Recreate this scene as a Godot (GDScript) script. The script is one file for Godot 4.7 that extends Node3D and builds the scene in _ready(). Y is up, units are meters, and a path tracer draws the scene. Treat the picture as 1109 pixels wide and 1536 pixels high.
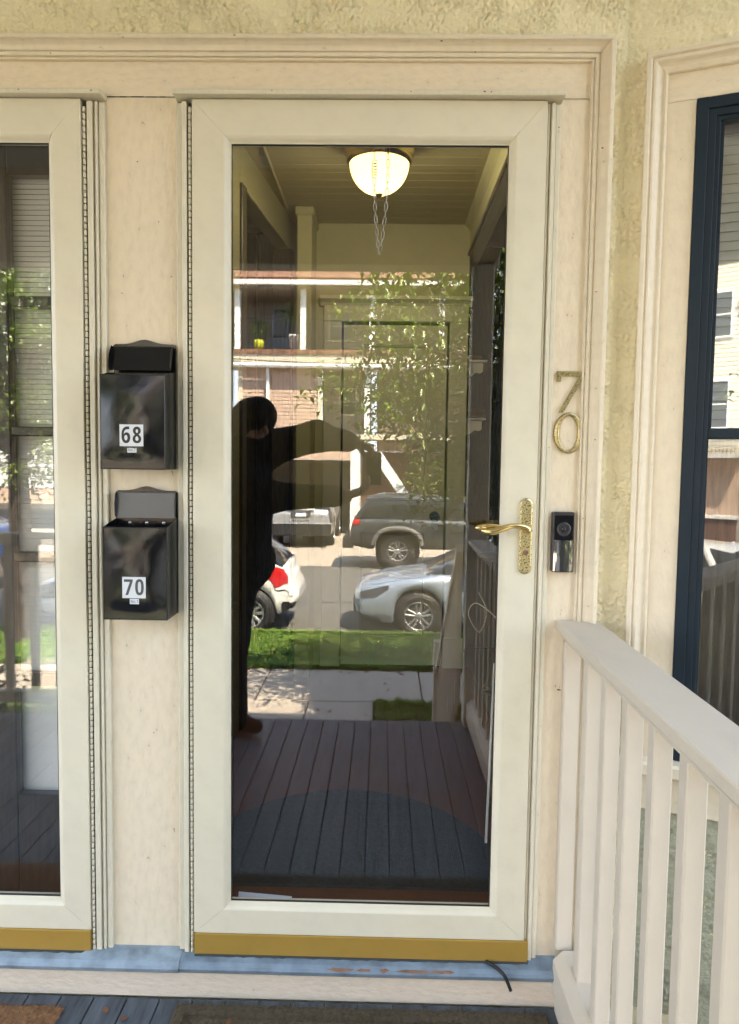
extends Node3D
# A two-family porch seen from the deck: storm doors, mailboxes, railing and bay window; the street in front of the house is real and shows in the glass.

var M := {}
var rng := RandomNumberGenerator.new()
const DECK := -0.05
const ROAD := -1.36
const WALK := -1.24

func _ready():
	rng.seed = 7
	var cam := Camera3D.new()
	cam.name = "camera"
	cam.transform = Transform3D(Basis(Vector3(0.99972615, 0.01360071, -0.01904323), Vector3(-0.01486694, 0.99757376, -0.06801155), Vector3(0.01807203, 0.06827604, 0.99750277)).orthonormalized(), Vector3(0, 1.31, 1.8))
	cam.fov = 69.85
	cam.near = 0.02
	cam.far = 600.0
	add_child(cam)
	cam.current = true
	var we := WorldEnvironment.new()
	we.name = "environment"
	var env := Environment.new()
	env.background_mode = Environment.BG_SKY
	var sm := ProceduralSkyMaterial.new()
	sm.sky_top_color = Color(0.56, 0.62, 0.71)
	sm.sky_horizon_color = Color(0.80, 0.82, 0.84)
	sm.sky_curve = 0.12
	sm.ground_bottom_color = Color(0.25, 0.24, 0.22)
	sm.ground_horizon_color = Color(0.5, 0.5, 0.48)
	sm.sun_angle_max = 20.0
	var sky := Sky.new()
	sky.sky_material = sm
	env.sky = sky
	env.background_energy_multiplier = 1.0
	env.tonemap_mode = Environment.TONE_MAPPER_LINEAR
	env.tonemap_exposure = 13.4
	env.sdfgi_enabled = true
	env.ssao_enabled = true
	env.ssil_enabled = true
	we.environment = env
	add_child(we)
	var sun := DirectionalLight3D.new()
	sun.name = "sun"
	sun.light_energy = 1.3
	sun.light_color = Color(1.0, 0.945, 0.84)
	sun.light_angular_distance = 0.53
	sun.shadow_enabled = true
	add_child(sun)
	sun.look_at_from_position(Vector3(0.34, 0.83, -0.45), Vector3.ZERO, Vector3.UP)

	materials()
	ground_and_street()
	house_shell()
	front_wall()
	bay_wall()
	porch()
	vestibule()
	neighbour_hall()
	storm_door(-0.463, 0.371, -0.372, 0.285, true)
	storm_door(-1.575, -0.727, -1.478, -0.809, false)
	railing()
	bay_window()
	mailboxes()
	small_fittings()
	doormats()
	vestibule_things()
	opposite_house()
	left_house()
	cars()
	trees()
	photographer()
	litter()

# ---------------------------------------------------------------- helpers
func S() -> SurfaceTool:
	var st := SurfaceTool.new()
	st.begin(Mesh.PRIMITIVE_TRIANGLES)
	st.set_smooth_group(-1)
	return st

func done(st: SurfaceTool) -> ArrayMesh:
	st.generate_normals()
	st.index()
	return st.commit()

func obj(called: String, st, m, parent = null) -> MeshInstance3D:
	var o := MeshInstance3D.new()
	o.name = called
	o.mesh = done(st) if st is SurfaceTool else st
	o.material_override = m
	put(o, parent)
	return o

var taken := {}
func put(o, parent = null):
	var p = parent if parent else self
	var key = str(p.get_instance_id()) + "/" + str(o.name)
	var n = taken.get(key, 0)
	taken[key] = n + 1
	if n > 0:
		o.name = "%s_%03d" % [o.name, n]
	p.add_child(o, true)

func thing(called: String, label: String, category: String, at := Vector3.ZERO, turn := 0.0, group := "") -> Node3D:
	var o := Node3D.new()
	o.name = called
	o.position = at
	o.rotation.y = turn
	put(o)
	return tag(o, label, category, group)

func tag(o, label: String, category: String, group := ""):
	o.set_meta("label", label)
	o.set_meta("category", category)
	if group:
		o.set_meta("group", group)
	return o

func struct(called: String, st = null, m = null) -> Node3D:
	var o
	if st == null:
		o = Node3D.new()
		o.name = called
		put(o)
	else:
		o = obj(called, st, m)
	o.set_meta("kind", "structure")
	return o

func tri(st, a, b, c):      # corners counter-clockwise as seen from outside
	st.add_vertex(a); st.add_vertex(c); st.add_vertex(b)

func quad(st, a, b, c, d):
	tri(st, a, b, c); tri(st, a, c, d)

func tri_out(st, a, b, c, ctr):
	if (b - a).cross(c - a).dot((a + b + c) / 3.0 - ctr) >= 0.0:
		tri(st, a, b, c)
	else:
		tri(st, a, c, b)

func quad_out(st, a, b, c, d, ctr):
	tri_out(st, a, b, c, ctr); tri_out(st, a, c, d, ctr)

func box(st, lo: Vector3, hi: Vector3, bev := 0.0, T := Transform3D()):
	var ctr = T * ((lo + hi) * 0.5)
	var s := [-1, 1]
	var sz = (hi - lo) * 0.5
	var c0 = (lo + hi) * 0.5
	if bev <= 0.0:
		var P = func(i, j, k): return T * (c0 + Vector3(sz.x * i, sz.y * j, sz.z * k))
		for k in s:
			quad_out(st, P.call(k, -1, -1), P.call(k, 1, -1), P.call(k, 1, 1), P.call(k, -1, 1), ctr)
			quad_out(st, P.call(-1, k, -1), P.call(1, k, -1), P.call(1, k, 1), P.call(-1, k, 1), ctr)
			quad_out(st, P.call(-1, -1, k), P.call(1, -1, k), P.call(1, 1, k), P.call(-1, 1, k), ctr)
		return
	bev = min(bev, min(sz.x, min(sz.y, sz.z)) * 0.95)
	# axis a keeps the full size, the other two are pulled in
	var Q = func(a, i, j, k):
		var f = Vector3(sz.x, sz.y, sz.z)
		for ax in 3:
			if ax != a:
				f[ax] -= bev
		return T * (c0 + Vector3(f.x * i, f.y * j, f.z * k))
	for k in s:
		quad_out(st, Q.call(0, k, -1, -1), Q.call(0, k, 1, -1), Q.call(0, k, 1, 1), Q.call(0, k, -1, 1), ctr)
		quad_out(st, Q.call(1, -1, k, -1), Q.call(1, 1, k, -1), Q.call(1, 1, k, 1), Q.call(1, -1, k, 1), ctr)
		quad_out(st, Q.call(2, -1, -1, k), Q.call(2, 1, -1, k), Q.call(2, 1, 1, k), Q.call(2, -1, 1, k), ctr)
	for i in s:
		for j in s:
			quad_out(st, Q.call(0, i, j, -1), Q.call(1, i, j, -1), Q.call(1, i, j, 1), Q.call(0, i, j, 1), ctr)
			quad_out(st, Q.call(0, i, -1, j), Q.call(2, i, -1, j), Q.call(2, i, 1, j), Q.call(0, i, 1, j), ctr)
			quad_out(st, Q.call(1, -1, i, j), Q.call(2, -1, i, j), Q.call(2, 1, i, j), Q.call(1, 1, i, j), ctr)
			for k in s:
				tri_out(st, Q.call(0, i, j, k), Q.call(1, i, j, k), Q.call(2, i, j, k), ctr)

func bx(x0, x1, y0, y1, z0, z1, bev := 0.0) -> SurfaceTool:
	var st := S()
	box(st, Vector3(x0, y0, z0), Vector3(x1, y1, z1), bev)
	return st

# polygon in the plane (u, v) at o, pushed along w
func prism(st, poly, o: Vector3, u: Vector3, v: Vector3, w: Vector3):
	var p = PackedVector2Array(poly)
	var area = 0.0
	for i in p.size():
		area += p[i].cross(p[(i + 1) % p.size()])
	if area < 0.0:
		p.reverse()
	var same = u.cross(v).dot(w) > 0.0
	var at = func(q, k): return o + u * q.x + v * q.y + w * k
	var t = Geometry2D.triangulate_polygon(p)
	for i in range(0, t.size(), 3):
		var a = p[t[i]]; var b = p[t[i + 1]]; var c = p[t[i + 2]]
		if (b - a).cross(c - a) < 0.0:
			var e = b; b = c; c = e
		if same:
			tri(st, at.call(a, 1.0), at.call(b, 1.0), at.call(c, 1.0)); tri(st, at.call(a, 0.0), at.call(c, 0.0), at.call(b, 0.0))
		else:
			tri(st, at.call(a, 1.0), at.call(c, 1.0), at.call(b, 1.0)); tri(st, at.call(a, 0.0), at.call(b, 0.0), at.call(c, 0.0))
	for i in p.size():
		var a = p[i]; var b = p[(i + 1) % p.size()]
		if same:
			quad(st, at.call(a, 0.0), at.call(b, 0.0), at.call(b, 1.0), at.call(a, 1.0))
		else:
			quad(st, at.call(b, 0.0), at.call(a, 0.0), at.call(a, 1.0), at.call(b, 1.0))

# rings of equal length; closed = the ring joins its own ends; flip turns the faces over
func loft(st, rings: Array, closed := true, caps := true, flip := false, group := 1):
	st.set_smooth_group(group)
	var n = rings[0].size()
	for i in rings.size() - 1:
		for j in (n if closed else n - 1):
			var k = (j + 1) % n
			var a = rings[i][j]; var b = rings[i][k]; var c = rings[i + 1][k]; var d = rings[i + 1][j]
			if flip:
				quad(st, d, c, b, a)
			else:
				quad(st, a, b, c, d)
	if caps and closed:
		st.set_smooth_group(-1)
		for e in [0, rings.size() - 1]:
			var c := Vector3.ZERO
			for p in rings[e]:
				c += p
			c /= n
			for j in n:
				var k = (j + 1) % n
				if (e == 0) != flip:
					tri(st, rings[e][k], rings[e][j], c)
				else:
					tri(st, rings[e][j], rings[e][k], c)
	st.set_smooth_group(-1)

# profile of [radius, height] from bottom to top, turned about the axis ax through o
func lathe(st, profile, o: Vector3, ax := Vector3.UP, segs := 24, caps := true, group := 1):
	var u = ax.cross(Vector3(0.31, 0.17, 0.93)).normalized()
	var v = ax.cross(u)
	var rings = []
	for p in profile:
		var r = []
		for k in segs:
			var a = TAU * k / segs
			r.append(o + ax * p[1] + (u * cos(a) + v * sin(a)) * max(p[0], 0.00001))
		rings.append(r)
	loft(st, rings, true, caps, false, group)

func tube(st, pts, radii, segs := 8, closed := false, flat := Vector2(1, 1)):
	var n = pts.size()
	var rings = []
	var side = Vector3.ZERO
	for i in n:
		var a = pts[(i - 1 + n) % n] if closed else pts[max(i - 1, 0)]
		var b = pts[(i + 1) % n] if closed else pts[min(i + 1, n - 1)]
		var d = (b - a).normalized()
		if side == Vector3.ZERO:
			side = d.cross(Vector3.UP if abs(d.y) < 0.9 else Vector3.RIGHT).normalized()
		side = (side - d * side.dot(d)).normalized()
		var up = side.cross(d)
		var r = radii[i] if radii is Array else radii
		var ring = []
		for k in segs:
			var t = TAU * k / segs
			ring.append(pts[i] + side * cos(t) * r * flat.x - up * sin(t) * r * flat.y)
		rings.append(ring)
	if closed:
		rings.append(rings[0])
	loft(st, rings, true, not closed, true)

func bar(st, a: Vector3, b: Vector3, w: float, h: float):     # square bar between two points
	var d = (b - a)
	var z = d.normalized()
	var x = Vector3.UP.cross(z)
	x = Vector3.RIGHT if x.length() < 0.01 else x.normalized()
	box(st, Vector3(-w / 2, -h / 2, 0), Vector3(w / 2, h / 2, d.length()), 0.0, Transform3D(Basis(x, z.cross(x), z), a))

func curve(pts, n := 6):      # a smooth line through points
	var out = []
	for i in pts.size() - 1:
		var p0 = pts[max(i - 1, 0)]; var p3 = pts[min(i + 2, pts.size() - 1)]
		for k in n:
			var t = float(k) / n
			out.append(pts[i].cubic_interpolate(pts[i + 1], p0, p3, t))
	out.append(pts[-1])
	return out

func fn(pts, x: float) -> float:     # straight lines between [x, y] points
	if x <= pts[0][0]:
		return pts[0][1]
	for i in pts.size() - 1:
		if x <= pts[i + 1][0]:
			return lerp(float(pts[i][1]), float(pts[i + 1][1]), (x - pts[i][0]) / max(pts[i + 1][0] - pts[i][0], 1e-6))
	return pts[-1][1]

# ---------------------------------------------------------------- materials
func noise_image(freq: float, sd: int, kind := FastNoiseLite.TYPE_SIMPLEX_SMOOTH, oct := 4, size := 512, cell := FastNoiseLite.RETURN_DISTANCE) -> Image:
	var n := FastNoiseLite.new()
	n.seed = sd
	n.noise_type = kind
	n.frequency = freq
	n.fractal_octaves = oct
	n.fractal_gain = 0.55
	n.cellular_return_type = cell
	var im := n.get_seamless_image(size, size)
	im.convert(Image.FORMAT_L8)
	return im

# grey picture -> picture of tints between the stops [[at, colour], ...]; colours are sRGB factors
func ramp_image(im: Image, stops) -> ImageTexture:
	var lut := PackedByteArray()
	for g in 256:
		var x = g / 255.0
		var c: Color = stops[0][1]
		for i in stops.size() - 1:
			if x >= stops[i][0]:
				c = stops[i][1].lerp(stops[i + 1][1], clampf((x - stops[i][0]) / max(stops[i + 1][0] - stops[i][0], 1e-5), 0, 1))
		lut.append(int(c.r * 255)); lut.append(int(c.g * 255)); lut.append(int(c.b * 255))
	var src = im.get_data()
	var out := PackedByteArray()
	out.resize(src.size() * 3)
	for i in src.size():
		var k = src[i] * 3
		out[i * 3] = lut[k]; out[i * 3 + 1] = lut[k + 1]; out[i * 3 + 2] = lut[k + 2]
	return ImageTexture.create_from_image(Image.create_from_data(im.get_width(), im.get_height(), false, Image.FORMAT_RGB8, out))

func grey(x: float) -> Color:
	return Color(x, x, x)

func mat(name_: String, r: float, g: float, b: float, rough := 0.6, metal := 0.0) -> StandardMaterial3D:
	var m := StandardMaterial3D.new()
	m.resource_name = name_
	m.albedo_color = Color(r, g, b).linear_to_srgb()
	m.roughness = rough
	m.metallic = metal
	M[name_] = m
	return m

func skin(m: StandardMaterial3D, tint, height, scale: Vector3, depth := 0.0, world := true):
	m.uv1_triplanar = true
	m.uv1_world_triplanar = world
	m.uv1_scale = scale
	if tint:
		m.albedo_texture = tint
	if height:
		m.heightmap_enabled = true
		m.heightmap_texture = height
		m.heightmap_scale = depth
	return m

func pane_material(name_: String, alpha: float, tint: Color) -> StandardMaterial3D:
	var m := mat(name_, tint.r, tint.g, tint.b, 0.0)
	m.transparency = BaseMaterial3D.TRANSPARENCY_ALPHA
	m.albedo_color.a = alpha
	return m

func materials():
	var fine = noise_image(0.035, 3, FastNoiseLite.TYPE_SIMPLEX_SMOOTH, 5)
	var blot = noise_image(0.008, 11, FastNoiseLite.TYPE_SIMPLEX_SMOOTH, 5)
	var cells = noise_image(0.05, 5, FastNoiseLite.TYPE_CELLULAR, 1, 512, FastNoiseLite.RETURN_DISTANCE2_SUB)
	var coarse = noise_image(0.012, 21, FastNoiseLite.TYPE_SIMPLEX_SMOOTH, 3)
	var t_fine = ImageTexture.create_from_image(fine)
	var t_cells = ImageTexture.create_from_image(cells)
	var t_coarse = ImageTexture.create_from_image(coarse)
	# paint: soft blotches with a few dark specks and chips
	var paint_t = ramp_image(fine, [[0.0, Color(0.60, 0.52, 0.44)], [0.045, Color(0.74, 0.69, 0.62)], [0.085, grey(0.955)], [0.35, grey(0.975)], [0.6, grey(0.99)], [1.0, grey(1.0)]])
	var clean_t = ramp_image(blot, [[0.0, grey(0.965)], [0.5, grey(0.99)], [1.0, grey(1.0)]])
	var worn_t = ramp_image(blot, [[0.0, grey(0.62)], [0.35, grey(0.82)], [0.7, grey(0.95)], [1.0, grey(1.0)]])
	var spot_t = ramp_image(fine, [[0.0, Color(0.10, 0.12, 0.09)], [0.20, Color(0.22, 0.23, 0.16)], [0.29, Color(0.55, 0.52, 0.40)], [0.37, Color(0.95, 0.93, 0.85)], [1.0, grey(1.0)]])
	var grain_t = ramp_image(noise_image(0.02, 31, FastNoiseLite.TYPE_SIMPLEX_SMOOTH, 5), [[0.0, grey(0.55)], [0.4, grey(0.8)], [0.6, grey(0.95)], [1.0, grey(1.0)]])
	var stone_t = ramp_image(noise_image(0.16, 41, FastNoiseLite.TYPE_SIMPLEX, 3), [[0.0, grey(0.55)], [0.5, grey(0.86)], [1.0, grey(1.0)]])
	var leaf_t = ramp_image(blot, [[0.0, Color(0.62, 0.72, 0.55)], [0.5, grey(0.86)], [1.0, Color(1.0, 1.0, 0.85)]])
	var brush = noise_image(0.03, 51, FastNoiseLite.TYPE_SIMPLEX_SMOOTH, 4)
	var t_brush = ImageTexture.create_from_image(brush)

	skin(mat("board", 0.73, 0.615, 0.45, 0.55), paint_t, t_fine, Vector3(2.2, 1.1, 2.0), 0.16)
	skin(mat("board_wide", 0.73, 0.615, 0.45, 0.55), paint_t, t_fine, Vector3(1.6, 3.4, 2.0), 0.14)
	skin(mat("casing", 0.72, 0.62, 0.46, 0.5), paint_t, t_fine, Vector3(1.9, 1.9, 1.9), 0.06)
	skin(mat("door_paint", 0.66, 0.60, 0.455, 0.38), clean_t, t_fine, Vector3(3.0, 3.0, 3.0), 0.008)
	skin(mat("jamb_paint", 0.66, 0.60, 0.46, 0.42), paint_t, t_fine, Vector3(4.0, 1.4, 4.0), 0.03)
	skin(mat("toe", 0.68, 0.57, 0.445, 0.6), paint_t, t_fine, Vector3(1.3, 3.0, 1.3), 0.12)
	skin(mat("stucco", 0.79, 0.70, 0.465, 0.85), clean_t, t_fine, Vector3(6, 6, 6), 0.12)
	skin(mat("stucco_shade", 0.38, 0.37, 0.26, 0.9), clean_t, t_fine, Vector3(6, 6, 6), 0.2)  # grey-green stucco with the shade below the window put into its colour
	skin(mat("rail_paint", 0.56, 0.485, 0.385, 0.5), clean_t, t_fine, Vector3(2.6, 1.3, 1.1), 0.02)
	M.rail_paint.metallic_specular = 0.3
	skin(mat("sill_blue", 0.24, 0.32, 0.40, 0.42), worn_t, t_fine, Vector3(2.4, 2.4, 2.4), 0.1)
	skin(mat("sill_pale", 0.33, 0.42, 0.50, 0.42), worn_t, t_fine, Vector3(2.4, 2.4, 2.4), 0.1)
	skin(mat("bare_wood", 0.30, 0.16, 0.09, 0.8), grain_t, t_fine, Vector3(2, 9, 9), 0.1)
	skin(mat("frame_blue", 0.013, 0.022, 0.031, 0.5), clean_t, t_fine, Vector3(2, 2, 2), 0.05)
	M.frame_blue.metallic_specular = 0.3
	mat("hinge_dark", 0.03, 0.024, 0.02, 0.7)
	skin(mat("kick_brass", 0.46, 0.285, 0.06, 0.38, 0.35), clean_t, null, Vector3(3, 3, 3))
	skin(mat("brass", 0.80, 0.60, 0.27, 0.22, 1.0), null, null, Vector3(1, 1, 1))
	skin(mat("brass_worn", 0.72, 0.62, 0.38, 0.32, 0.8), spot_t, t_fine, Vector3(10, 10, 10), 0.02)
	var bd = ramp_image(fine, [[0.0, Color(0.40, 0.34, 0.24)], [0.25, Color(0.72, 0.68, 0.58)], [0.42, grey(0.92)], [1.0, grey(1.0)]])
	skin(mat("brass_old", 0.58, 0.48, 0.25, 0.34, 0.9), bd, t_fine, Vector3(9, 9, 9), 0.03)
	pane_material("glass", 0.0, Color(1, 1, 1))
	pane_material("car_glass", 0.55, Color(0.02, 0.025, 0.03))
	skin(mat("enamel", 0.007, 0.007, 0.008, 0.16), null, t_fine, Vector3(9, 9, 9), 0.012)
	M.enamel.metallic_specular = 0.43
	mat("enamel_dull", 0.03, 0.03, 0.031, 0.38)
	M.enamel_dull.metallic_specular = 0.9
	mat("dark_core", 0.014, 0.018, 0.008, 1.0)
	mat("sill_strip", 0.055, 0.06, 0.06, 0.9)
	mat("steel", 0.62, 0.62, 0.62, 0.3, 1.0)
	mat("chain_steel", 0.55, 0.53, 0.48, 0.35, 1.0)
	mat("sticker", 0.62, 0.63, 0.64, 0.5)
	mat("print_black", 0.012, 0.012, 0.012, 0.55)
	mat("print_grey", 0.07, 0.065, 0.06, 0.6)
	mat("bell_dark", 0.03, 0.027, 0.03, 0.35)
	mat("bell_gloss", 0.01, 0.01, 0.011, 0.05)
	mat("bell_mirror", 0.30, 0.29, 0.30, 0.03, 0.9)
	mat("rubber", 0.012, 0.012, 0.013, 0.65)
	skin(mat("deck_paint", 0.10, 0.122, 0.146, 0.5), worn_t, t_brush, Vector3(7, 1.6, 0.9), 0.09)
	skin(mat("deck_paint_b", 0.088, 0.108, 0.132, 0.5), worn_t, t_brush, Vector3(6, 1.7, 1.0), 0.09)
	skin(mat("mat_brown", 0.135, 0.10, 0.055, 0.95), worn_t, t_fine, Vector3(14, 14, 14), 0.5)
	skin(mat("mat_coir", 0.36, 0.18, 0.075, 0.95), worn_t, t_fine, Vector3(14, 14, 14), 0.5)
	skin(mat("leaf_brown", 0.14, 0.055, 0.02, 0.8), null, null, Vector3.ONE)
	# indoors
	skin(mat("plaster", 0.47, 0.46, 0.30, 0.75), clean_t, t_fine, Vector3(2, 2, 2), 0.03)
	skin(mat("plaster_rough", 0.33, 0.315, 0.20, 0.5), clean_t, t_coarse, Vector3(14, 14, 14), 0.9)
	skin(mat("ceiling_paint", 0.40, 0.36, 0.22, 0.5), clean_t, t_brush, Vector3(0.7, 4, 6), 0.03)
	skin(mat("indoor_door", 0.63, 0.62, 0.52, 0.45), clean_t, t_brush, Vector3(5, 0.8, 5), 0.02)
	skin(mat("dark_panel", 0.055, 0.043, 0.030, 0.42), grain_t, t_brush, Vector3(6, 0.7, 6), 0.04)
	skin(mat("dark_panel_b", 0.085, 0.068, 0.048, 0.42), grain_t, t_brush, Vector3(5, 0.6, 5), 0.04)
	skin(mat("floor_wood", 0.12, 0.045, 0.023, 0.6), clean_t, null, Vector3(5, 2, 0.8))
	M.floor_wood.metallic_specular = 0.2
	skin(mat("rug", 0.03, 0.034, 0.036, 1.0), worn_t, t_fine, Vector3(12, 12, 12), 0.3)
	mat("white_paint", 0.72, 0.71, 0.66, 0.5)
	mat("paper", 0.75, 0.78, 0.82, 0.6)
	skin(mat("wicker", 0.17, 0.075, 0.035, 0.8), worn_t, t_fine, Vector3(9, 30, 9), 0.4)
	var bowl = mat("lamp_bowl", 0.85, 0.82, 0.70, 0.35)
	bowl.emission_enabled = true
	bowl.emission = Color(1.0, 0.90, 0.62)
	bowl.emission_energy_multiplier = 0.045
	bowl.backlight_enabled = true
	bowl.backlight = Color(0.50, 0.48, 0.40)
	skin(mat("blind", 0.80, 0.80, 0.76, 0.7), clean_t, t_brush, Vector3(0.8, 9, 9), 0.04)
	skin(mat("blind_bay", 0.46, 0.47, 0.43, 0.7), clean_t, null, Vector3(1, 8, 1))
	skin(mat("inner_door", 0.032, 0.022, 0.016, 0.35), grain_t, t_brush, Vector3(6, 0.8, 6), 0.03)
	mat("curtain", 0.62, 0.62, 0.60, 0.9)
	# outdoors
	skin(mat("asphalt", 0.17, 0.16, 0.145, 0.9), stone_t, t_fine, Vector3(0.9, 0.9, 0.9), 0.5)
	skin(mat("concrete", 0.56, 0.48, 0.39, 0.9), stone_t, t_fine, Vector3(0.8, 0.8, 0.8), 0.3)
	skin(mat("soil", 0.07, 0.055, 0.03, 1.0), worn_t, t_fine, Vector3(1, 1, 1), 2.0)
	var gm = mat("grass_blade", 0.10, 0.195, 0.028, 0.7)
	gm.vertex_color_use_as_albedo = true
	gm.backlight_enabled = true
	gm.backlight = Color(0.2, 0.3, 0.05)
	var lm = mat("leaf_green", 0.12, 0.185, 0.022, 0.34)
	lm.vertex_color_use_as_albedo = true
	lm.backlight_enabled = true
	lm.backlight = Color(0.55, 0.65, 0.12)
	var dm = mat("leaf_dark", 0.030, 0.047, 0.014, 0.5)
	dm.vertex_color_use_as_albedo = true
	skin(mat("bark", 0.11, 0.085, 0.065, 0.95), worn_t, t_fine, Vector3(3, 1, 3), 2.5)
	skin(mat("siding_peach", 0.50, 0.36, 0.27, 0.7), clean_t, null, Vector3(0.5, 0.5, 0.5))
	skin(mat("siding_tan", 0.30, 0.26, 0.205, 0.7), clean_t, null, Vector3(0.5, 0.5, 0.5))
	skin(mat("siding_cream", 0.72, 0.64, 0.50, 0.7), clean_t, null, Vector3(0.5, 0.5, 0.5))
	skin(mat("siding_pale", 0.62, 0.62, 0.60, 0.7), clean_t, null, Vector3(0.5, 0.5, 0.5))
	skin(mat("white_trim", 0.78, 0.78, 0.76, 0.5), clean_t, null, Vector3(0.7, 0.7, 0.7))
	skin(mat("cream_trim", 0.66, 0.58, 0.44, 0.6), clean_t, null, Vector3(0.7, 0.7, 0.7))
	skin(mat("shingle", 0.30, 0.16, 0.10, 0.9), worn_t, t_fine, Vector3(0.6, 0.6, 0.6), 1.0)
	skin(mat("brick", 0.17, 0.085, 0.065, 0.9), worn_t, t_fine, Vector3(2, 2, 2), 0.4)
	mat("mortar", 0.42, 0.38, 0.34, 0.95)
	mat("iron", 0.018, 0.018, 0.018, 0.5)
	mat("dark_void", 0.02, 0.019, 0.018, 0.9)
	mat("blue_door", 0.20, 0.25, 0.30, 0.5)
	mat("pot_yellow", 0.55, 0.58, 0.03, 0.5)
	mat("dark_glass", 0.02, 0.024, 0.028, 0.05)
	car_paint("paint_white", 0.80, 0.79, 0.76, 0.0)
	car_paint("paint_silver", 0.36, 0.42, 0.50, 0.55)
	car_paint("paint_grey", 0.40, 0.40, 0.40, 0.45)
	car_paint("paint_dark", 0.034, 0.039, 0.042, 0.3)
	car_paint("paint_blue", 0.02, 0.07, 0.25, 0.2)
	mat("black_plastic", 0.016, 0.016, 0.017, 0.6)
	mat("flare_grey", 0.11, 0.105, 0.10, 0.6)
	mat("red_lens", 0.42, 0.012, 0.012, 0.12)
	mat("clear_lens", 0.05, 0.05, 0.052, 0.1)
	mat("alloy", 0.52, 0.52, 0.52, 0.35, 0.85)
	mat("cloth_black", 0.011, 0.011, 0.012, 0.9)
	mat("cloth_dark", 0.016, 0.016, 0.019, 0.9)
	mat("skin_tone", 0.30, 0.17, 0.11, 0.55)

func car_paint(n, r, g, b, metal):
	var m = mat(n, r, g, b, 0.35, metal)
	m.clearcoat_enabled = true
	m.clearcoat = 1.0
	m.clearcoat_roughness = 0.03

# ---------------------------------------------------------------- ground, road, walks
func ground_and_street():
	struct("ground", bx(-150, 150, -2.0, -1.40, -60, 160), M.soil)
	struct("road", bx(-90, 90, -1.399, ROAD, 9.1, 16.75), M.asphalt)
	struct("tar_seam", bx(-90, 90, -1.362, ROAD + 0.004, 11.93, 11.97), M.rubber)
	var st := S()
	for k in 40:
		box(st, Vector3(-30 + k * 1.5, -1.5, 8.93), Vector3(-28.51 + k * 1.5, WALK, 9.1), 0.02)
	struct("kerb", st, M.concrete)
	struct("verge", bx(-40, 40, -1.5, WALK - 0.012, 7.06, 8.93), M.soil)
	struct("front_yard", bx(-0.06, 12, -1.5, WALK - 0.012, 0.3, 5.84), M.soil)
	struct("side_yard", bx(-12, -2.3, -1.5, WALK - 0.03, 0.3, 5.84), M.soil)
	var walk = struct("sidewalk")
	for k in 12:
		var x = -10.34 + k * 1.8
		obj("slab", bx(x + 0.006, x + 1.794, -1.5, WALK + rng.randf_range(-0.006, 0.004), 5.855, 7.05, 0.012), M.concrete, walk)
	var path = struct("garden_path")
	for r in [[3.3, 4.55], [4.56, 5.845]]:
		obj("slab", bx(-2.29, -0.766, -1.5, WALK - 0.004, r[0], r[1], 0.012), M.concrete, path)
		obj("slab", bx(-0.754, -0.07, -1.5, WALK - 0.001, r[0], r[1], 0.012), M.concrete, path)
	obj("slab", bx(-2.29, -0.07, -1.5, WALK - 0.004, 2.0, 3.29, 0.012), M.concrete, path)
	# across the street
	var dr = struct("driveway")
	for r in [[16.76, 18.9], [18.91, 21.2], [21.21, 23.6], [23.61, 29.0]]:
		for c in [[-6.0, -3.1], [-3.09, -0.9], [-0.89, 6.0]]:
			obj("slab", bx(c[0], c[1], -1.5, ROAD + 0.006, r[0], r[1], 0.01), M.concrete, dr)
	struct("far_pavement", bx(-40, -6.01, -1.5, ROAD + 0.1, 16.76, 24.4), M.concrete)
	struct("far_yard", bx(6.01, 60, -1.5, ROAD + 0.1, 16.76, 40.0), M.soil)
	grass("verge_grass", -7.5, 4.5, 7.07, 8.94, 1700)
	grass("yard_grass", -0.05, 2.4, 4.3, 5.84, 1300)
	grass("side_yard_grass", -6.5, -2.32, 3.0, 5.84, 500)

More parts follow.
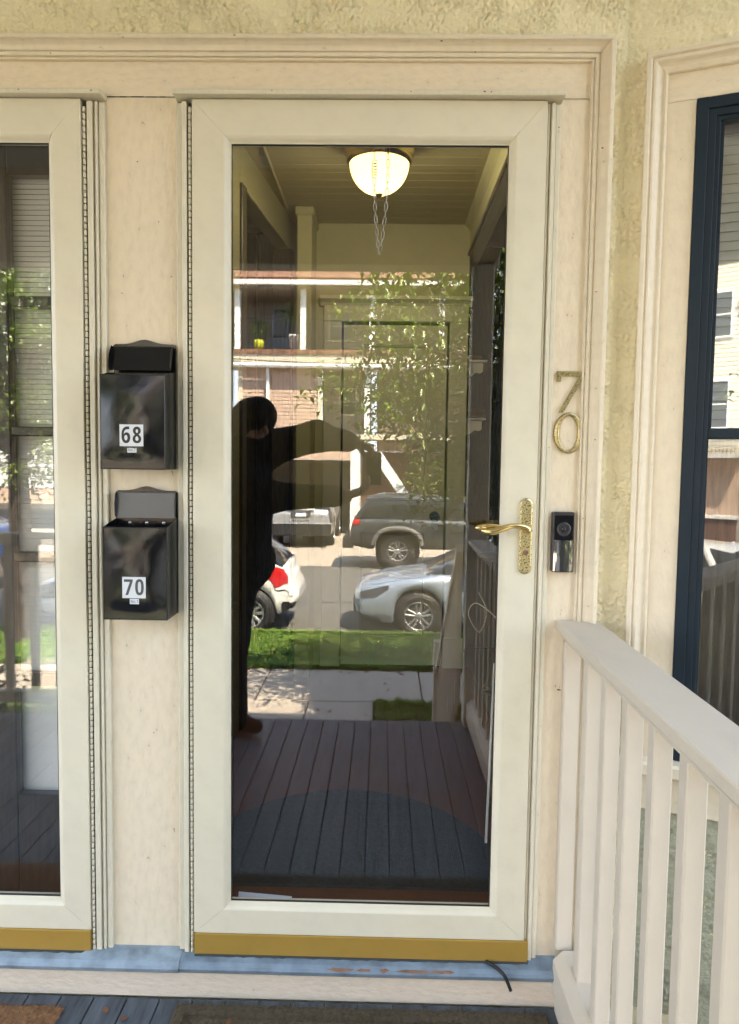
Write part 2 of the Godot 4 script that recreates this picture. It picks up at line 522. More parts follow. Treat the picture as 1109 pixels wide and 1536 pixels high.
func grass(called, x0, x1, z0, z1, per):
	var st := S()
	var r := RandomNumberGenerator.new()
	r.seed = 5
	for k in 9:
		var a = r.randf() * TAU
		var o = Vector3(cos(a), 0, sin(a)) * r.randf() * 0.03
		var d = Vector3(cos(a * 2.7), 0, sin(a * 2.7))
		var s = Vector3(-d.z, 0, d.x) * 0.0028
		var h = r.randf_range(0.03, 0.07)
		var b = o + d * h * 0.25 + Vector3(0, h * 0.62, 0)
		var t = o + d * h * r.randf_range(0.5, 0.95) + Vector3(0, h * 0.9, 0)
		quad(st, o - s, o + s, b + s * 0.8, b - s * 0.8)
		tri(st, b - s * 0.8, b + s * 0.8, t)
	var n = int((x1 - x0) * (z1 - z0) * per)
	var mm := MultiMesh.new()
	mm.transform_format = MultiMesh.TRANSFORM_3D
	mm.use_colors = true
	mm.mesh = done(st)
	mm.instance_count = n
	var nz := FastNoiseLite.new()
	nz.seed = 9
	nz.frequency = 5.0
	for i in n:
		var p = Vector3(r.randf_range(x0, x1), WALK - 0.012, r.randf_range(z0, z1))
		var w = nz.get_noise_2d(p.x, p.z)
		if i % 5 == 0:      # a ragged edge that hangs over the walk
			p.z = z0 - 0.02 + nz.get_noise_2d(p.x * 1.7, 3.0) * 0.10 + r.randf() * 0.12
		elif i % 5 == 1:
			p.z = z1 - 0.04 + nz.get_noise_2d(p.x * 1.7, 9.0) * 0.08 - r.randf() * 0.10
		mm.set_instance_transform(i, Transform3D(Basis(Vector3.UP, r.randf() * TAU).scaled(Vector3.ONE * r.randf_range(0.7, 1.25) * (1.0 + w * 0.4)), p))
		var y = r.randf() + w * 1.3
		mm.set_instance_color(i, Color(0.70 + y * 0.75, 0.70 + 0.45 * y + 0.2 * r.randf(), 0.6 + 0.5 * r.randf()) if r.randf() > 0.07 else Color(3.2, 1.35, 2.2))
	var o := MultiMeshInstance3D.new()
	o.name = called
	o.multimesh = mm
	o.material_override = M.grass_blade
	put(o)
	tag(o, "bright green grass of the " + called.trim_suffix("_grass").replace("_", " ") + " reflected in the door glass", "grass")
	o.set_meta("kind", "stuff")

# ---------------------------------------------------------------- the house
var house: Node3D
const BAY_TURN := 0.36652   # 21 degrees
var BT := Vector3(cos(BAY_TURN), 0, sin(BAY_TURN))
var BN := Vector3(-sin(BAY_TURN), 0, cos(BAY_TURN))
var BO := Vector3(0.545, 0, -0.012)

func bay_box(st, s0, s1, y0, y1, o0, o1, bev := 0.0):     # along the angled wall
	box(st, Vector3(s0, y0, o0), Vector3(s1, y1, o1), bev, Transform3D(Basis(BT, Vector3.UP, BN), BO))

func house_shell():
	house = thing("house", "cream stucco two-family house front with wide painted boards around two doors", "house")
	var st := S()
	for b in [[-4.0, -1.60, -1.4, 8.0], [-0.70, -0.487, -1.4, 2.165], [0.392, 0.56, -1.4, 2.165], [-1.6, 0.56, 2.165, 8.0], [-1.6, -0.70, -1.4, 0.03], [-0.487, 0.392, -1.4, 0.03]]:
		box(st, Vector3(b[0], b[2], -0.16), Vector3(b[1], b[3], -0.008))
	obj("wall_core", st, M.stucco, house)
	obj("side_wall", bx(-4.2, -4.0, -1.4, 8.0, -8.0, -0.008), M.stucco, house)
	obj("side_wall", bx(3.2, 3.4, -1.4, 8.0, -8.0, -0.008), M.stucco, house)
	obj("back_wall", bx(-4.2, 3.4, -1.4, 8.0, -8.2, -8.0), M.stucco, house)
	obj("roof", bx(-4.5, 3.7, 8.0, 8.2, -8.4, 0.35), M.shingle, house)
	obj("floor_slab", bx(-4.0, 3.2, -0.4, -0.1, -8.0, -0.2), M.dark_void, house)

# a sheet of real stucco lumps; P(i, j) gives the flat point, n its normal
func stucco_sheet(o: Vector3, u: Vector3, v: Vector3, lu: float, lv: float, cell: float, amp: float, seed_: int, stretch := 1.0) -> SurfaceTool:
	var nz := FastNoiseLite.new()
	nz.seed = seed_
	nz.noise_type = FastNoiseLite.TYPE_SIMPLEX_SMOOTH
	nz.frequency = 1.0
	nz.fractal_octaves = 3
	var nc := FastNoiseLite.new()
	nc.seed = seed_ + 5
	nc.noise_type = FastNoiseLite.TYPE_CELLULAR
	nc.cellular_return_type = FastNoiseLite.RETURN_DISTANCE2_SUB
	nc.frequency = 1.0
	nc.fractal_type = FastNoiseLite.FRACTAL_NONE
	nc.domain_warp_enabled = true
	nc.domain_warp_amplitude = 0.9
	nc.domain_warp_frequency = 0.6
	var n2 := FastNoiseLite.new()
	n2.seed = seed_ + 1
	n2.frequency = 7.0
	var n = u.cross(v).normalized()
	var nu = int(ceil(lu / cell)); var nv = int(ceil(lv / cell))
	var rows = []
	for j in nv + 1:
		var r = PackedVector3Array()
		for i in nu + 1:
			var a = lu * i / nu; var b = lv * j / nv
			var q = (a + b * 0.55) / 0.0062
			var w = (b - a * 0.30) / (0.0105 * stretch)
			var d = nc.get_noise_2d(q * 0.42, w * 0.42) + 1.0
			var h = 0.45 + nz.get_noise_2d(q * 0.8, w * 0.8) * 0.75 - 1.15 * exp(-d / 0.16) * clampf(0.55 + nz.get_noise_2d(q * 0.11 + 40.0, w * 0.11) * 2.2, 0.0, 1.0)
			var mask = clampf(0.72 + n2.get_noise_2d(a, b) * 0.9, 0.30, 1.0)
			r.append(o + u * a + v * b + n * (h * amp * mask))
		rows.append(r)
	var st := S()
	st.set_smooth_group(1)
	for j in nv:
		for i in nu:
			quad(st, rows[j][i], rows[j][i + 1], rows[j + 1][i + 1], rows[j + 1][i])
	return st

func sweep_frame(st, corner_paths, profile):
	# corner_paths: a function (offset) -> list of points of the path at that offset; profile: [offset, z]
	var rings = []
	var first = corner_paths.call(0.0)
	for i in first.size():
		rings.append([])
	for p in profile:
		var pts = corner_paths.call(p[0])
		for i in pts.size():
			rings[i].append(pts[i] + Vector3(0, 0, p[1]))
	st.set_smooth_group(-1)
	for i in rings.size() - 1:
		for j in rings[0].size() - 1:
			var a = rings[i][j]; var b = rings[i][j + 1]; var c = rings[i + 1][j + 1]; var d = rings[i + 1][j]
			quad(st, a, d, c, b)

func front_wall():
	# stucco above the casing, and the strip between the casing and the bay
	obj("stucco", stucco_sheet(Vector3(-1.15, 2.285, -0.004), Vector3.RIGHT, Vector3.UP, 1.70, 0.18, 0.0028, 0.0105, 3), M.stucco, house)
	obj("stucco", stucco_sheet(Vector3(-2.6, 2.285, -0.004), Vector3.RIGHT, Vector3.UP, 1.45, 0.22, 0.008, 0.0050, 3), M.stucco, house)
	obj("stucco", stucco_sheet(Vector3(-4.0, 2.465, -0.004), Vector3.RIGHT, Vector3.UP, 4.545, 0.35, 0.02, 0.005, 3), M.stucco, house)
	obj("stucco", stucco_sheet(Vector3(0.505, -0.05, -0.004), Vector3.RIGHT, Vector3.UP, 0.041, 2.335, 0.0030, 0.0095, 8), M.stucco, house)
	# wide boards, with a hairline between frieze and posts
	obj("panel_board", bx(-0.690, -0.500, 0.03, 2.1695, -0.012, 0.0, 0.0008), M.board, house)
	obj("panel_board", bx(0.400, 0.482, 0.03, 2.1695, -0.012, 0.0, 0.0008), M.board, house)
	obj("panel_board", bx(-2.1, -1.61, 0.03, 2.1695, -0.012, 0.0, 0.0008), M.board, house)
	obj("frieze_board", bx(-2.1, 0.482, 2.171, 2.262, -0.012, 0.0005, 0.0008), M.board_wide, house)
	# profiled casing, mitred at the top right corner
	var prof = [[0.0, 0.0], [0.0, 0.008], [0.0015, 0.0105], [0.0045, 0.0105], [0.006, 0.008], [0.007, 0.0075], [0.0075, 0.013], [0.009, 0.0142], [0.015, 0.0142], [0.0165, 0.013], [0.0168, 0.0105], [0.018, 0.0105], [0.0195, 0.0150], [0.024, 0.0165], [0.029, 0.0195], [0.033, 0.0245], [0.036, 0.0305], [0.0365, 0.034], [0.039, 0.036], [0.045, 0.036], [0.0475, 0.034], [0.049, 0.030], [0.049, -0.012]]
	var st := S()
	sweep_frame(st, func(o): return [Vector3(-2.1, 2.250 + o, 0), Vector3(0.474 + o, 2.250 + o, 0)], prof)
	obj("head_casing", st, M.casing, house)
	st = S()
	sweep_frame(st, func(o): return [Vector3(0.474 + o, 2.2495 + o, 0), Vector3(0.474 + o, -0.05, 0)], prof)
	obj("side_casing", st, M.casing, house)
	# drip caps over the doors
	for r in [[-0.503, 0.406], [-1.66, -0.672]]:
		st = S()
		var pr = [Vector2(0.0, 2.1570), Vector2(0.044, 2.1570), Vector2(0.046, 2.1545), Vector2(0.050, 2.1545), Vector2(0.0520, 2.1580), Vector2(0.0520, 2.1620), Vector2(0.0500, 2.1655), Vector2(0.0460, 2.1672), Vector2(0.0360, 2.1680), Vector2(0.0352, 2.1700), Vector2(0.030, 2.1730), Vector2(0.0, 2.1735)]
		prism(st, pr, Vector3(r[0], 0, 0), Vector3(0, 0, 1), Vector3.UP, Vector3(r[1] - r[0], 0, 0))
		obj("drip_cap", st, M.jamb_paint, house)
	# fluted jambs beside the storm doors: [x0, x1, z]
	for j in [[[-0.5035, -0.4895, 0.011], [-0.4885, -0.4765, 0.021], [-0.4765, -0.4745, 0.006]], [[0.3735, 0.3795, 0.0155], [0.3812, 0.3912, 0.0205], [0.3928, 0.4052, 0.0115], [0.3795, 0.3812, 0.009]], [[-0.7145, -0.7010, 0.0205], [-0.6995, -0.6965, 0.014], [-0.6955, -0.6900, 0.0185], [-0.6885, -0.6750, 0.0125], [-0.7010, -0.6885, 0.008]], [[-1.60, -1.577, 0.02]]]:
		st = S()
		for b in j:
			box(st, Vector3(b[0], 0.028, -0.10), Vector3(b[1], 2.152, b[2]), 0.0018)
		obj("door_jamb", st, M.jamb_paint, house)
	# painted sills with a rounded nose, and the board under them
	for r in [[-0.494, 0.4545, 0.058, "sill_blue"], [-2.1, -0.4945, 0.0605, "sill_pale"]]:
		st = S()
		var e = r[2]
		prism(st, [Vector2(-0.14, 0.062), Vector2(0.02, 0.058), Vector2(e - 0.022, 0.054), Vector2(e - 0.010, 0.051), Vector2(e - 0.003, 0.045), Vector2(e, 0.038), Vector2(e - 0.002, 0.030), Vector2(e - 0.008, 0.0235), Vector2(e - 0.014, 0.0215), Vector2(-0.14, 0.0215)], Vector3(r[0], 0, 0), Vector3(0, 0, 1), Vector3.UP, Vector3(r[1] - r[0], 0, 0))
		obj("sill", st, M[r[3]], house)
	# dark ragged-edged strip on the sills under the doors
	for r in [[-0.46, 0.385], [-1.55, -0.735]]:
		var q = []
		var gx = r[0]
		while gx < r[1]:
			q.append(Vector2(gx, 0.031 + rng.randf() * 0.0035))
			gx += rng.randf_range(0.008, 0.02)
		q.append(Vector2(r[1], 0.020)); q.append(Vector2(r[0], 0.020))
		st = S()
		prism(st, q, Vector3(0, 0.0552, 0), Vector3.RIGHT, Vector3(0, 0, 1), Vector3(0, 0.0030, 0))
		obj("sill_strip", st, M.sill_strip, house)
	# places where the paint has come off the sill
	for p in [[-0.09, 0.050, 0.034], [-0.03, 0.042, 0.018], [0.095, 0.056, 0.045], [0.165, 0.047, 0.034], [0.02, 0.05, 0.012]]:
		var q = []
		for k in 15:
			var a = TAU * k / 15
			q.append(Vector2(cos(a) * p[2] * rng.randf_range(0.7, 1.15), sin(a) * 0.0045 * rng.randf_range(0.5, 1.2)))
		st = S()
		prism(st, q, Vector3(p[0], 0.0466, 0.0565), Vector3.RIGHT, Vector3(0, 0.72, -0.69), Vector3(0, 0.00055, 0.0006))
		obj("bare_patch", st, M.bare_wood, house)
	for c in [[-0.05, 2.272, 0.0151, 0.004], [0.12, 2.283, 0.031, 0.005], [0.20, 2.268, 0.0151, 0.003], [-0.36, 2.292, 0.0365, 0.004], [-0.62, 2.286, 0.0365, 0.003], [-0.80, 2.262, 0.0148, 0.003], [0.502, 2.05, 0.0205, 0.004], [0.499, 1.72, 0.0188, 0.0035], [0.506, 1.37, 0.0256, 0.003], [0.487, 1.18, 0.0148, 0.003],
			[-0.462, 2.170, 0.0345, 0.004], [-0.27, 2.161, 0.0521, 0.003], [0.22, 2.161, 0.0521, 0.005], [0.235, 2.160, 0.0521, 0.0035], [0.05, 2.160, 0.0521, 0.003], [-0.69, 2.160, 0.0521, 0.004], [-0.86, 2.161, 0.0521, 0.0035], [0.40, 2.10, 0.0121, 0.003], [0.4, 1.35, 0.0121, 0.0025], [0.445, 0.75, 0.0006, 0.006], [0.46, 0.71, 0.0006, 0.005], [0.455, 0.73, 0.0006, 0.004], [-0.60, 2.02, 0.0006, 0.004], [-0.55, 1.88, 0.0006, 0.003], [-0.64, 1.71, 0.0006, 0.0025], [-0.57, 0.62, 0.0006, 0.003], [-0.52, 1.75, 0.0006, 0.003]]:
		var q = []
		var n = rng.randi_range(6, 9)
		for k in n:
			var a = TAU * k / n
			q.append(Vector2(cos(a) * c[3] * rng.randf_range(0.3, 1.0), sin(a) * c[3] * rng.randf_range(0.2, 0.7)).rotated(rng.randf_range(-0.4, 0.4)))
		st = S()
		prism(st, q, Vector3(c[0], c[1], c[2] - 0.0004), Vector3.RIGHT, Vector3.UP, Vector3(0, 0, 0.0007))
		obj("paint_chip", st, M.bare_wood, house)
	# a wandering crack where frieze and post boards meet
	st = S()
	var cx = -0.672
	while cx < -0.512:
		var e = cx + rng.randf_range(0.006, 0.016)
		var w = rng.randf_range(0.0004, 0.0012)
		box(st, Vector3(cx, 2.1698 - w, -0.004), Vector3(e, 2.1700 + w, 0.00075))
		cx = e
	obj("crack", st, M.hinge_dark, house)
	obj("toe_board", bx(-2.1, 0.457, DECK + 0.001, 0.0213, 0.0, 0.041, 0.002), M.toe, house)

func bay_wall():
	var st := S()
	bay_box(st, 0.0, 0.17, -1.4, 8.0, -0.14, -0.006)
	bay_box(st, 1.25, 1.78, -1.4, 8.0, -0.14, -0.006)
	bay_box(st, 0.17, 1.25, -1.4, 0.60, -0.14, -0.006)
	bay_box(st, 0.17, 1.25, 2.15, 8.0, -0.14, -0.006)
	obj("bay_core", st, M.stucco, house)
	obj("bay_return", bx(2.06, 2.2, -1.4, 8.0, -0.16, 0.60), M.stucco, house)
	obj("front_core", bx(2.2, 3.2, -1.4, 8.0, -0.16, -0.008), M.stucco, house)
	obj("stucco", stucco_sheet(BO + BN * -0.003 + Vector3(0, -0.05, 0), BT, Vector3.UP, 0.064, 2.31, 0.0030, 0.0100, 15), M.stucco, house)
	obj("stucco", stucco_sheet(BO + BN * -0.003 + Vector3(0, 2.255, 0), BT, Vector3.UP, 0.55, 0.26, 0.0036, 0.0050, 25), M.stucco, house)
	obj("stucco", stucco_sheet(BO + BN * -0.003 + BT * 0.062 + Vector3(0, -0.05, 0), BT, Vector3.UP, 1.1, 0.62, 0.0045, 0.0085, 35), M.stucco_shade, house)

# ---------------------------------------------------------------- the porch
func porch():
	var deck = struct("deck")
	var x = -3.3
	while x < 0.62:
		var w = 0.0835
		obj("plank", bx(x + 0.0012, x + w - 0.0012, DECK - 0.022, DECK + rng.randf_range(-0.0012, 0.0006), 0.042, 1.99 + rng.randf_range(-0.004, 0.004), 0.0022), M.deck_paint if rng.randf() > 0.4 else M.deck_paint_b, deck)
		x += w
	obj("skirt", bx(-3.3, 0.62, -1.4, DECK - 0.024, 1.93, 1.97), M.deck_paint, deck)
	obj("joists", bx(-3.3, 0.62, -0.20, DECK - 0.026, 0.05, 1.92), M.dark_void, deck)
	var st := S()
	var steps = thing("front_steps", "wooden front steps going down from the porch to the path", "steps")
	for k in 5:
		var y = DECK - 0.2 * (k + 1)
		obj("step", bx(-1.35, 0.40, y - 0.03, y, 1.98 + 0.27 * k, 2.28 + 0.27 * k, 0.006), M.deck_paint, steps)
		obj("riser", bx(-1.34, 0.39, y - 0.2, y - 0.031, 2.24 + 0.27 * k, 2.26 + 0.27 * k), M.rail_paint, steps)
	var fr = thing("front_railing", "cream front porch railing left of the steps, seen in the left door glass", "railing")
	obj("rail", bx(-3.13, -1.40, 0.86, 0.92, 1.91, 1.99, 0.004), M.rail_paint, fr)
	obj("bottom_rail", bx(-3.13, -1.40, 0.03, 0.09, 1.92, 1.98, 0.004), M.rail_paint, fr)
	obj("newel", bx(-1.42, -1.33, DECK, 1.0, 1.90, 1.99, 0.005), M.rail_paint, fr)
	for k in 12:
		obj("baluster", bx(-3.03 + k * 0.134, -2.995 + k * 0.134, 0.09, 0.86, 1.932, 1.967), M.rail_paint, fr)
	var hr = thing("stair_handrail", "sloping cream handrail with thin balusters beside the front steps", "handrail")
	st = S()
	bar(st, Vector3(0.425, 0.86, 2.08), Vector3(0.425, -0.20, 3.45), 0.06, 0.05)
	obj("rail", st, M.rail_paint, hr)
	for k in 10:
		var z = 2.17 + k * 0.128
		var y = 0.83 - (z - 2.08) * 0.774
		obj("baluster", bx(0.410, 0.440, y - 0.78, y - 0.02, z, z + 0.03), M.rail_paint, hr)
	obj("newel", bx(0.385, 0.465, -1.24, 0.02, 3.43, 3.51, 0.006), M.rail_paint, hr)
	var roof = thing("porch_roof", "porch roof with white beams on square columns, seen in the glass", "porch roof")
	obj("ceiling", bx(-4.3, 1.0, 2.75, 2.80, -0.004, 2.5), M.white_trim, roof)
	obj("roof_deck", bx(-4.5, 1.2, 2.80, 2.95, -0.004, 2.62), M.shingle, roof)
	obj("front_beam", bx(-4.2, 0.56, 2.285, 2.75, 1.92, 2.06, 0.004), M.rail_paint, roof)
	obj("side_beam", bx(0.43, 0.54, 2.30, 2.748, 0.62, 1.92, 0.004), M.rail_paint, roof)
	obj("column", bx(0.43, 0.535, DECK, 2.285, 1.90, 2.005, 0.006), M.rail_paint, roof)
	obj("column", bx(-3.25, -3.14, DECK, 2.285, 1.90, 2.005, 0.006), M.rail_paint, roof)

# ---------------------------------------------------------------- behind the glass of number 70
func vestibule():
	var fl = struct("floor")
	var x = -0.74
	while x < 0.46:
		obj("plank", bx(x + 0.00004, x + 0.06996, 0.09, 0.12, -2.42, -0.02), M.floor_wood, fl)
		x += 0.07
	obj("subfloor", bx(-1.6, 1.4, 0.05, 0.088, -3.1, -0.162), M.dark_void, fl)
	obj("side_floor", bx(0.47, 1.4, 0.0882, 0.116, -3.1, -0.162), M.dark_panel, fl)
	obj("side_floor", bx(-1.6, -0.75, 0.0882, 0.112, -3.1, -1.3), M.dark_panel, fl)
	obj("sill_board", bx(-0.48, 0.39, 0.0885, 0.123, -0.02, 0.004), M.floor_wood, fl)
	var ce = struct("ceiling")
	var z = -0.162
	while z > -2.5:
		obj("plank", bx(-0.80, 0.468, 2.645, 2.66, z - 0.0895, z - 0.0005, 0.0028), M.ceiling_paint, ce)
		z -= 0.09
	obj("backing", bx(-1.7, 1.5, 2.6605, 2.72, -3.2, -0.162), M.dark_void, ce)
	obj("bead", bx(-0.536, -0.522, 2.633, 2.645, -2.16, -0.17, 0.005), M.ceiling_paint, ce)
	var cv := S()
	prism(cv, [Vector2(0.436, 2.645), Vector2(0.468, 2.645), Vector2(0.468, 2.604), Vector2(0.459, 2.618), Vector2(0.447, 2.632)], Vector3(0, 0, -2.42), Vector3.RIGHT, Vector3.UP, Vector3(0, 0, 2.25))
	obj("cove", cv, M.plaster, ce)
	# left wall, turned five degrees, with an opening under a plastered header
	var wl = struct("wall_left")
	var u = Vector3(0.0886, 0, -0.9961)
	var T = Transform3D(Basis(u, Vector3.UP, u.cross(Vector3.UP)), Vector3(-0.724, 0, -0.162))
	var st := S()
	box(st, Vector3(0.0, 0.12, -0.08), Vector3(1.19, 2.645, 0.0), 0.004, T)
	box(st, Vector3(1.19, 2.472, -0.08), Vector3(2.22, 2.645, 0.0), 0.004, T)
	box(st, Vector3(2.22, 0.12, -0.08), Vector3(2.40, 2.645, 0.0), 0.004, T)
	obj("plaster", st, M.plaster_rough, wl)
	obj("chase", bx(-0.474, -0.395, 0.12, 2.644, -2.42, -2.15, 0.004), M.plaster, wl)
	obj("chase_crown", bx(-0.486, -0.383, 2.600, 2.6445, -2.42, -2.138, 0.008), M.plaster, wl)
	st = S()
	box(st, Vector3(1.19, 0.12, -0.095), Vector3(1.26, 2.472, 0.012), 0.004, T)
	box(st, Vector3(2.15, 0.12, -0.095), Vector3(2.22, 2.472, 0.012), 0.004, T)
	obj("door_lining", st, M.dark_panel, wl)
	# dim side room behind it, lined with upright boards
	var side = struct("room_left")
	for k in 9:
		obj("panel", bx(-1.05 + 0.012 * (k % 2), -1.0 + 0.012 * (k % 3), 0.12, 2.644, -2.60 + 0.155 * k, -2.455 + 0.155 * k, 0.006), M.dark_panel if k % 3 else M.dark_panel_b, side)
	for k in 5:
		obj("panel", bx(-1.0 + 0.12 * k, -0.888 + 0.12 * k, 0.12, 2.644, -2.66 - 0.01 * (k % 2), -2.60, 0.006), M.dark_panel if k % 2 else M.dark_panel_b, side)
	obj("wall", bx(-1.6, -0.80, 0.12, 2.644, -1.32, -1.26), M.dark_panel, side)
	obj("wall", bx(-1.65, -1.6, 0.0, 2.7, -3.2, -0.16), M.dark_void, side)
	# back wall with the house door
	var wb = struct("wall_back")
	st = S()
	box(st, Vector3(-0.62, 0.12, -2.62), Vector3(-0.25, 2.644, -2.42))
	box(st, Vector3(0.366, 0.12, -2.62), Vector3(0.468, 2.644, -2.42))
	box(st, Vector3(-0.25, 2.10, -2.62), Vector3(0.366, 2.644, -2.42))
	obj("plaster", st, M.plaster, wb)
	obj("casing", bx(-0.348, -0.246, 0.12, 2.10, -2.42, -2.398, 0.003), M.indoor_door, wb)
	obj("casing", bx(0.362, 0.4665, 0.12, 2.10, -2.42, -2.398, 0.003), M.indoor_door, wb)
	obj("plinth_block", bx(0.355, 0.474, 0.12, 0.30, -2.398, -2.386, 0.003), M.indoor_door, wb)
	obj("plinth_block", bx(-0.355, -0.240, 0.12, 0.30, -2.398, -2.386, 0.003), M.indoor_door, wb)
	obj("frieze", bx(-0.348, 0.4665, 2.101, 2.19, -2.42, -2.395, 0.002), M.indoor_door, wb)
	st = S()
	prism(st, [Vector2(-2.42, 2.188), Vector2(-2.392, 2.188), Vector2(-2.388, 2.200), Vector2(-2.372, 2.212), Vector2(-2.360, 2.218), Vector2(-2.360, 2.236), Vector2(-2.42, 2.238)], Vector3(-0.368, 0, 0), Vector3(0, 0, 1), Vector3.UP, Vector3(0.852, 0, 0))
	obj("cornice", st, M.indoor_door, wb)
	obj("backing", bx(-1.6, 0.47, 0.05, 2.7, -3.2, -2.70), M.dark_void, wb)
	# right wall: header over a wide opening into a dark stair hall
	var wr = struct("wall_right")
	obj("header", bx(0.468, 0.535, 2.470, 2.66, -2.62, -0.162, 0.003), M.plaster, wr)
	obj("picture_rail", bx(0.455, 0.468, 2.470, 2.492, -2.42, -0.162, 0.004), M.dark_panel_b, wr)
	obj("end_post", bx(0.468, 0.56, 0.116, 2.469, -0.23, -0.162), M.dark_panel, wr)
	var hall = struct("room_right")
	obj("jamb", bx(0.469, 0.545, 0.116, 2.66, -2.90, -2.84, 0.003), M.dark_panel_b, hall)
	for k in 5:
		obj("panel", bx(0.546 + 0.17 * k, 0.714 + 0.17 * k, 0.116, 2.66, -2.95 + 0.006 * (k % 2), -2.90, 0.004), M.dark_panel, hall)
	for k in 14:
		obj("panel", bx(1.36, 1.40 - 0.006 * (k % 2), 0.116, 2.66, -2.90 + 0.196 * k, -2.706 + 0.196 * k, 0.004), M.dark_panel, hall)
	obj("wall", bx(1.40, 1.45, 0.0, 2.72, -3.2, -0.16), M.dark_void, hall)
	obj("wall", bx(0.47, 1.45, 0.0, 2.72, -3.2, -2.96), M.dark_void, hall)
	obj("wall", bx(0.56, 1.40, 0.0, 2.72, -0.30, -0.165), M.dark_panel, hall)

# ---------------------------------------------------------------- behind the glass of number 68
func neighbour_hall():
	var h = struct("hall_next_door")
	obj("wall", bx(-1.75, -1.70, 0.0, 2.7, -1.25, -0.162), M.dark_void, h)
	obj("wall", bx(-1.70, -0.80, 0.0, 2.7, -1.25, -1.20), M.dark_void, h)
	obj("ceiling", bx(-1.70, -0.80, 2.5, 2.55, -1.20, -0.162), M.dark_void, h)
	obj("floor", bx(-1.70, -0.80, 0.03, 0.08, -1.20, -0.0), M.floor_wood, h)
	var d = thing("inner_door", "dark wooden glazed door with crossbars behind the storm door of number 68", "door")
	obj("stile", bx(-1.60, -0.981, 0.085, 2.40, -0.155, -0.118, 0.003), M.inner_door, d)
	obj("stile", bx(-0.80, -0.72, 0.085, 2.40, -0.155, -0.118, 0.003), M.inner_door, d)
	for r in [[0.085, 0.395, "bottom_rail"], [0.694, 0.730, "crossbar"], [1.031, 1.058, "crossbar"], [1.366, 1.390, "crossbar"], [1.699, 1.728, "crossbar"], [2.034, 2.40, "top_rail"]]:
		obj(r[2], bx(-0.9805, -0.8005, r[0], r[1], -0.153, -0.120, 0.003), M.inner_door, d)
	obj("pane", bx(-0.98, -0.80, 0.39, 2.04, -0.140, -0.136), M.glass, d)
	var b = thing("window_blind", "pale grey slatted blind drawn behind the dark door of number 68", "blind")
	for k in 126:
		var st := S()
		var y = 0.38 + k * 0.0134
		prism(st, [Vector2(-0.168, y), Vector2(-0.1665, y + 0.0005), Vector2(-0.1715, y + 0.0133), Vector2(-0.173, y + 0.0128)], Vector3(-1.0, 0, 0), Vector3(0, 0, 1), Vector3.UP, Vector3(0.22, 0, 0))
		obj("slat", st, M.blind, b)

# ---------------------------------------------------------------- storm doors
# one mitred frame member between two corners: outer o0->o1, inner i0->i1; profile of [share from the outer edge, z]
func member(o0: Vector2, o1: Vector2, i0: Vector2, i1: Vector2, prof) -> SurfaceTool:
	var st := S()
	var d = (o1 - o0).normalized() * 0.00025
	var A = []; var B = []
	for p in prof:
		var a = o0.lerp(i0, p[0]) + d; var b = o1.lerp(i1, p[0]) - d
		A.append(Vector3(a.x, a.y, p[1])); B.append(Vector3(b.x, b.y, p[1]))
	var ctr = Vector3.ZERO
	for i in A.size():
		ctr += A[i] + B[i]
	ctr /= A.size() * 2.0
	ctr.z = -0.02
	for i in A.size() - 1:
		quad_out(st, A[i], A[i + 1], B[i + 1], B[i], ctr)
	return st

